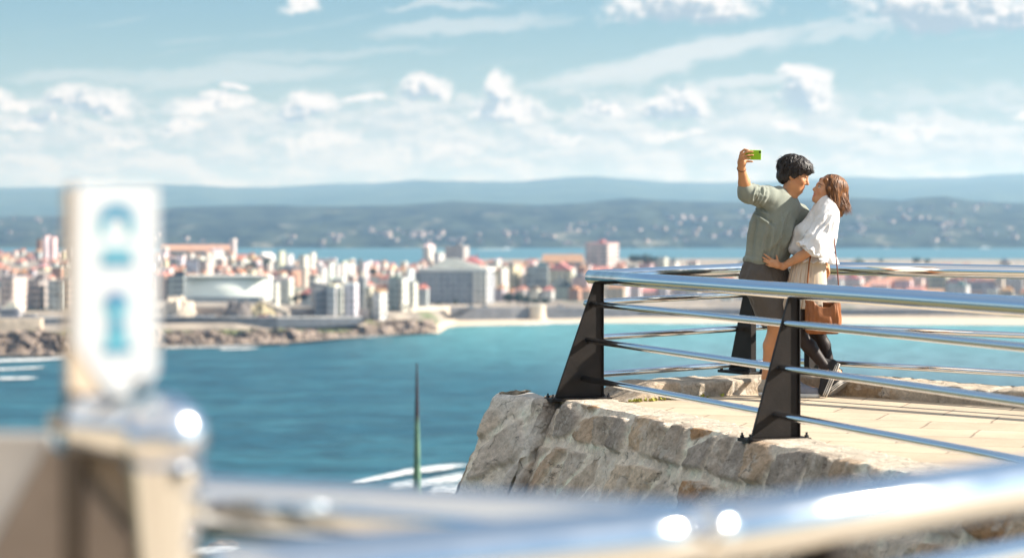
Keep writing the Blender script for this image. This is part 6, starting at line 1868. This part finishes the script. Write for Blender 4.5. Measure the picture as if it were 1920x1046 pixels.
def sign():
    Y = 3.40
    c = at(216, 740, Y)
    SA = R(46)
    root = thing('info_sign', (c.x, Y, c.z), 'tall blurred white sign with two turquoise symbols above the chrome viewer', 'sign')
    root.rotation_euler = (0, 0, SA)                       # faces half right, towards the sun
    def L(px, py, dy=0.0):
        p = at(px, py, Y); return Vector(((p.x - c.x) / math.cos(SA), dy, p.z - c.z))
    poly = [(152, 352), (157, 346), (277, 346), (282, 352), (282, 700), (266, 728), (226, 744), (208, 740), (182, 704), (149, 640)]
    n = len(poly); mb = MB()
    mb.add([L(x, y, -.006) for x, y in poly] + [L(x, y, .012) for x, y in poly], [tuple(range(n)), tuple(range(n, 2 * n))[::-1]] + [(i, n + i, n + (i + 1) % n, (i + 1) % n) for i in range(n)])
    mb.build('panel', M_SIGNW, root)
    poly = [(142, 354), (148, 350), (148, 640), (182, 712), (194, 742), (144, 728)]
    n = len(poly); mb = MB()
    mb.add([L(x, y, -.003) for x, y in poly] + [L(x, y, .010) for x, y in poly], [tuple(range(n)), tuple(range(n, 2 * n))[::-1]] + [(i, n + i, n + (i + 1) % n, (i + 1) % n) for i in range(n)])
    mb.build('frame', mat('sign_edge', (.42, .34, .26), .6), root)
    teal = mat('turquoise_print', (.0, .13, .23), .5); pale = mat('pale_print', (.06, .24, .31), .5); deep = mat('deep_print', (.0, .07, .20), .5)
    def ring(name, cx, cy, ro, ri, a0, a1, m, sy=1.0, dy=-.0075):
        mb = MB(); k = 28; vs = []
        for i in range(k + 1):
            a = R(a0 + (a1 - a0) * i / k)
            for r_ in (ro, ri): vs.append(L(cx + r_ * math.cos(a), cy - r_ * math.sin(a) * sy, dy))
        mb.add(vs, [(2 * i, 2 * i + 2, 2 * i + 3, 2 * i + 1) for i in range(k)]); mb.build(name, m, root)
    def bar(name, x0, y0, x1, y1, m, dy=-.0075):
        mb = MB(); mb.add([L(x0, y0, dy), L(x1, y0, dy), L(x1, y1, dy), L(x0, y1, dy)], [(3, 2, 1, 0)]); mb.build(name, m, root)
    # upper symbol: an arch over a plinth; lower symbol: ring, neck and plinth
    ring('symbol_arch', 214, 416, 30, 8, 0, 180, teal, 1.2); bar('symbol_arch_leg', 185, 416, 199, 444, pale); bar('symbol_arch_leg', 229, 416, 243, 444, pale)
    bar('symbol_plinth', 191, 465, 238, 484, pale); bar('symbol_plinth', 187, 485, 242, 500, teal)
    ring('symbol_ring', 213, 572, 21, 0.1, 0, 360, pale, 1.25); ring('symbol_dot', 211, 559, 13, .1, 0, 360, deep, 1.0, -.009)
    bar('symbol_neck', 201, 598, 226, 618, teal); bar('symbol_stem', 196, 619, 232, 650, pale); bar('symbol_foot', 190, 650, 240, 663, teal)
    mb = MB(); mb.sphere(L(256, 715, -.014), .008, 14, 10); mb.build('glint_screw', M_CHROME, root, True)
sign()
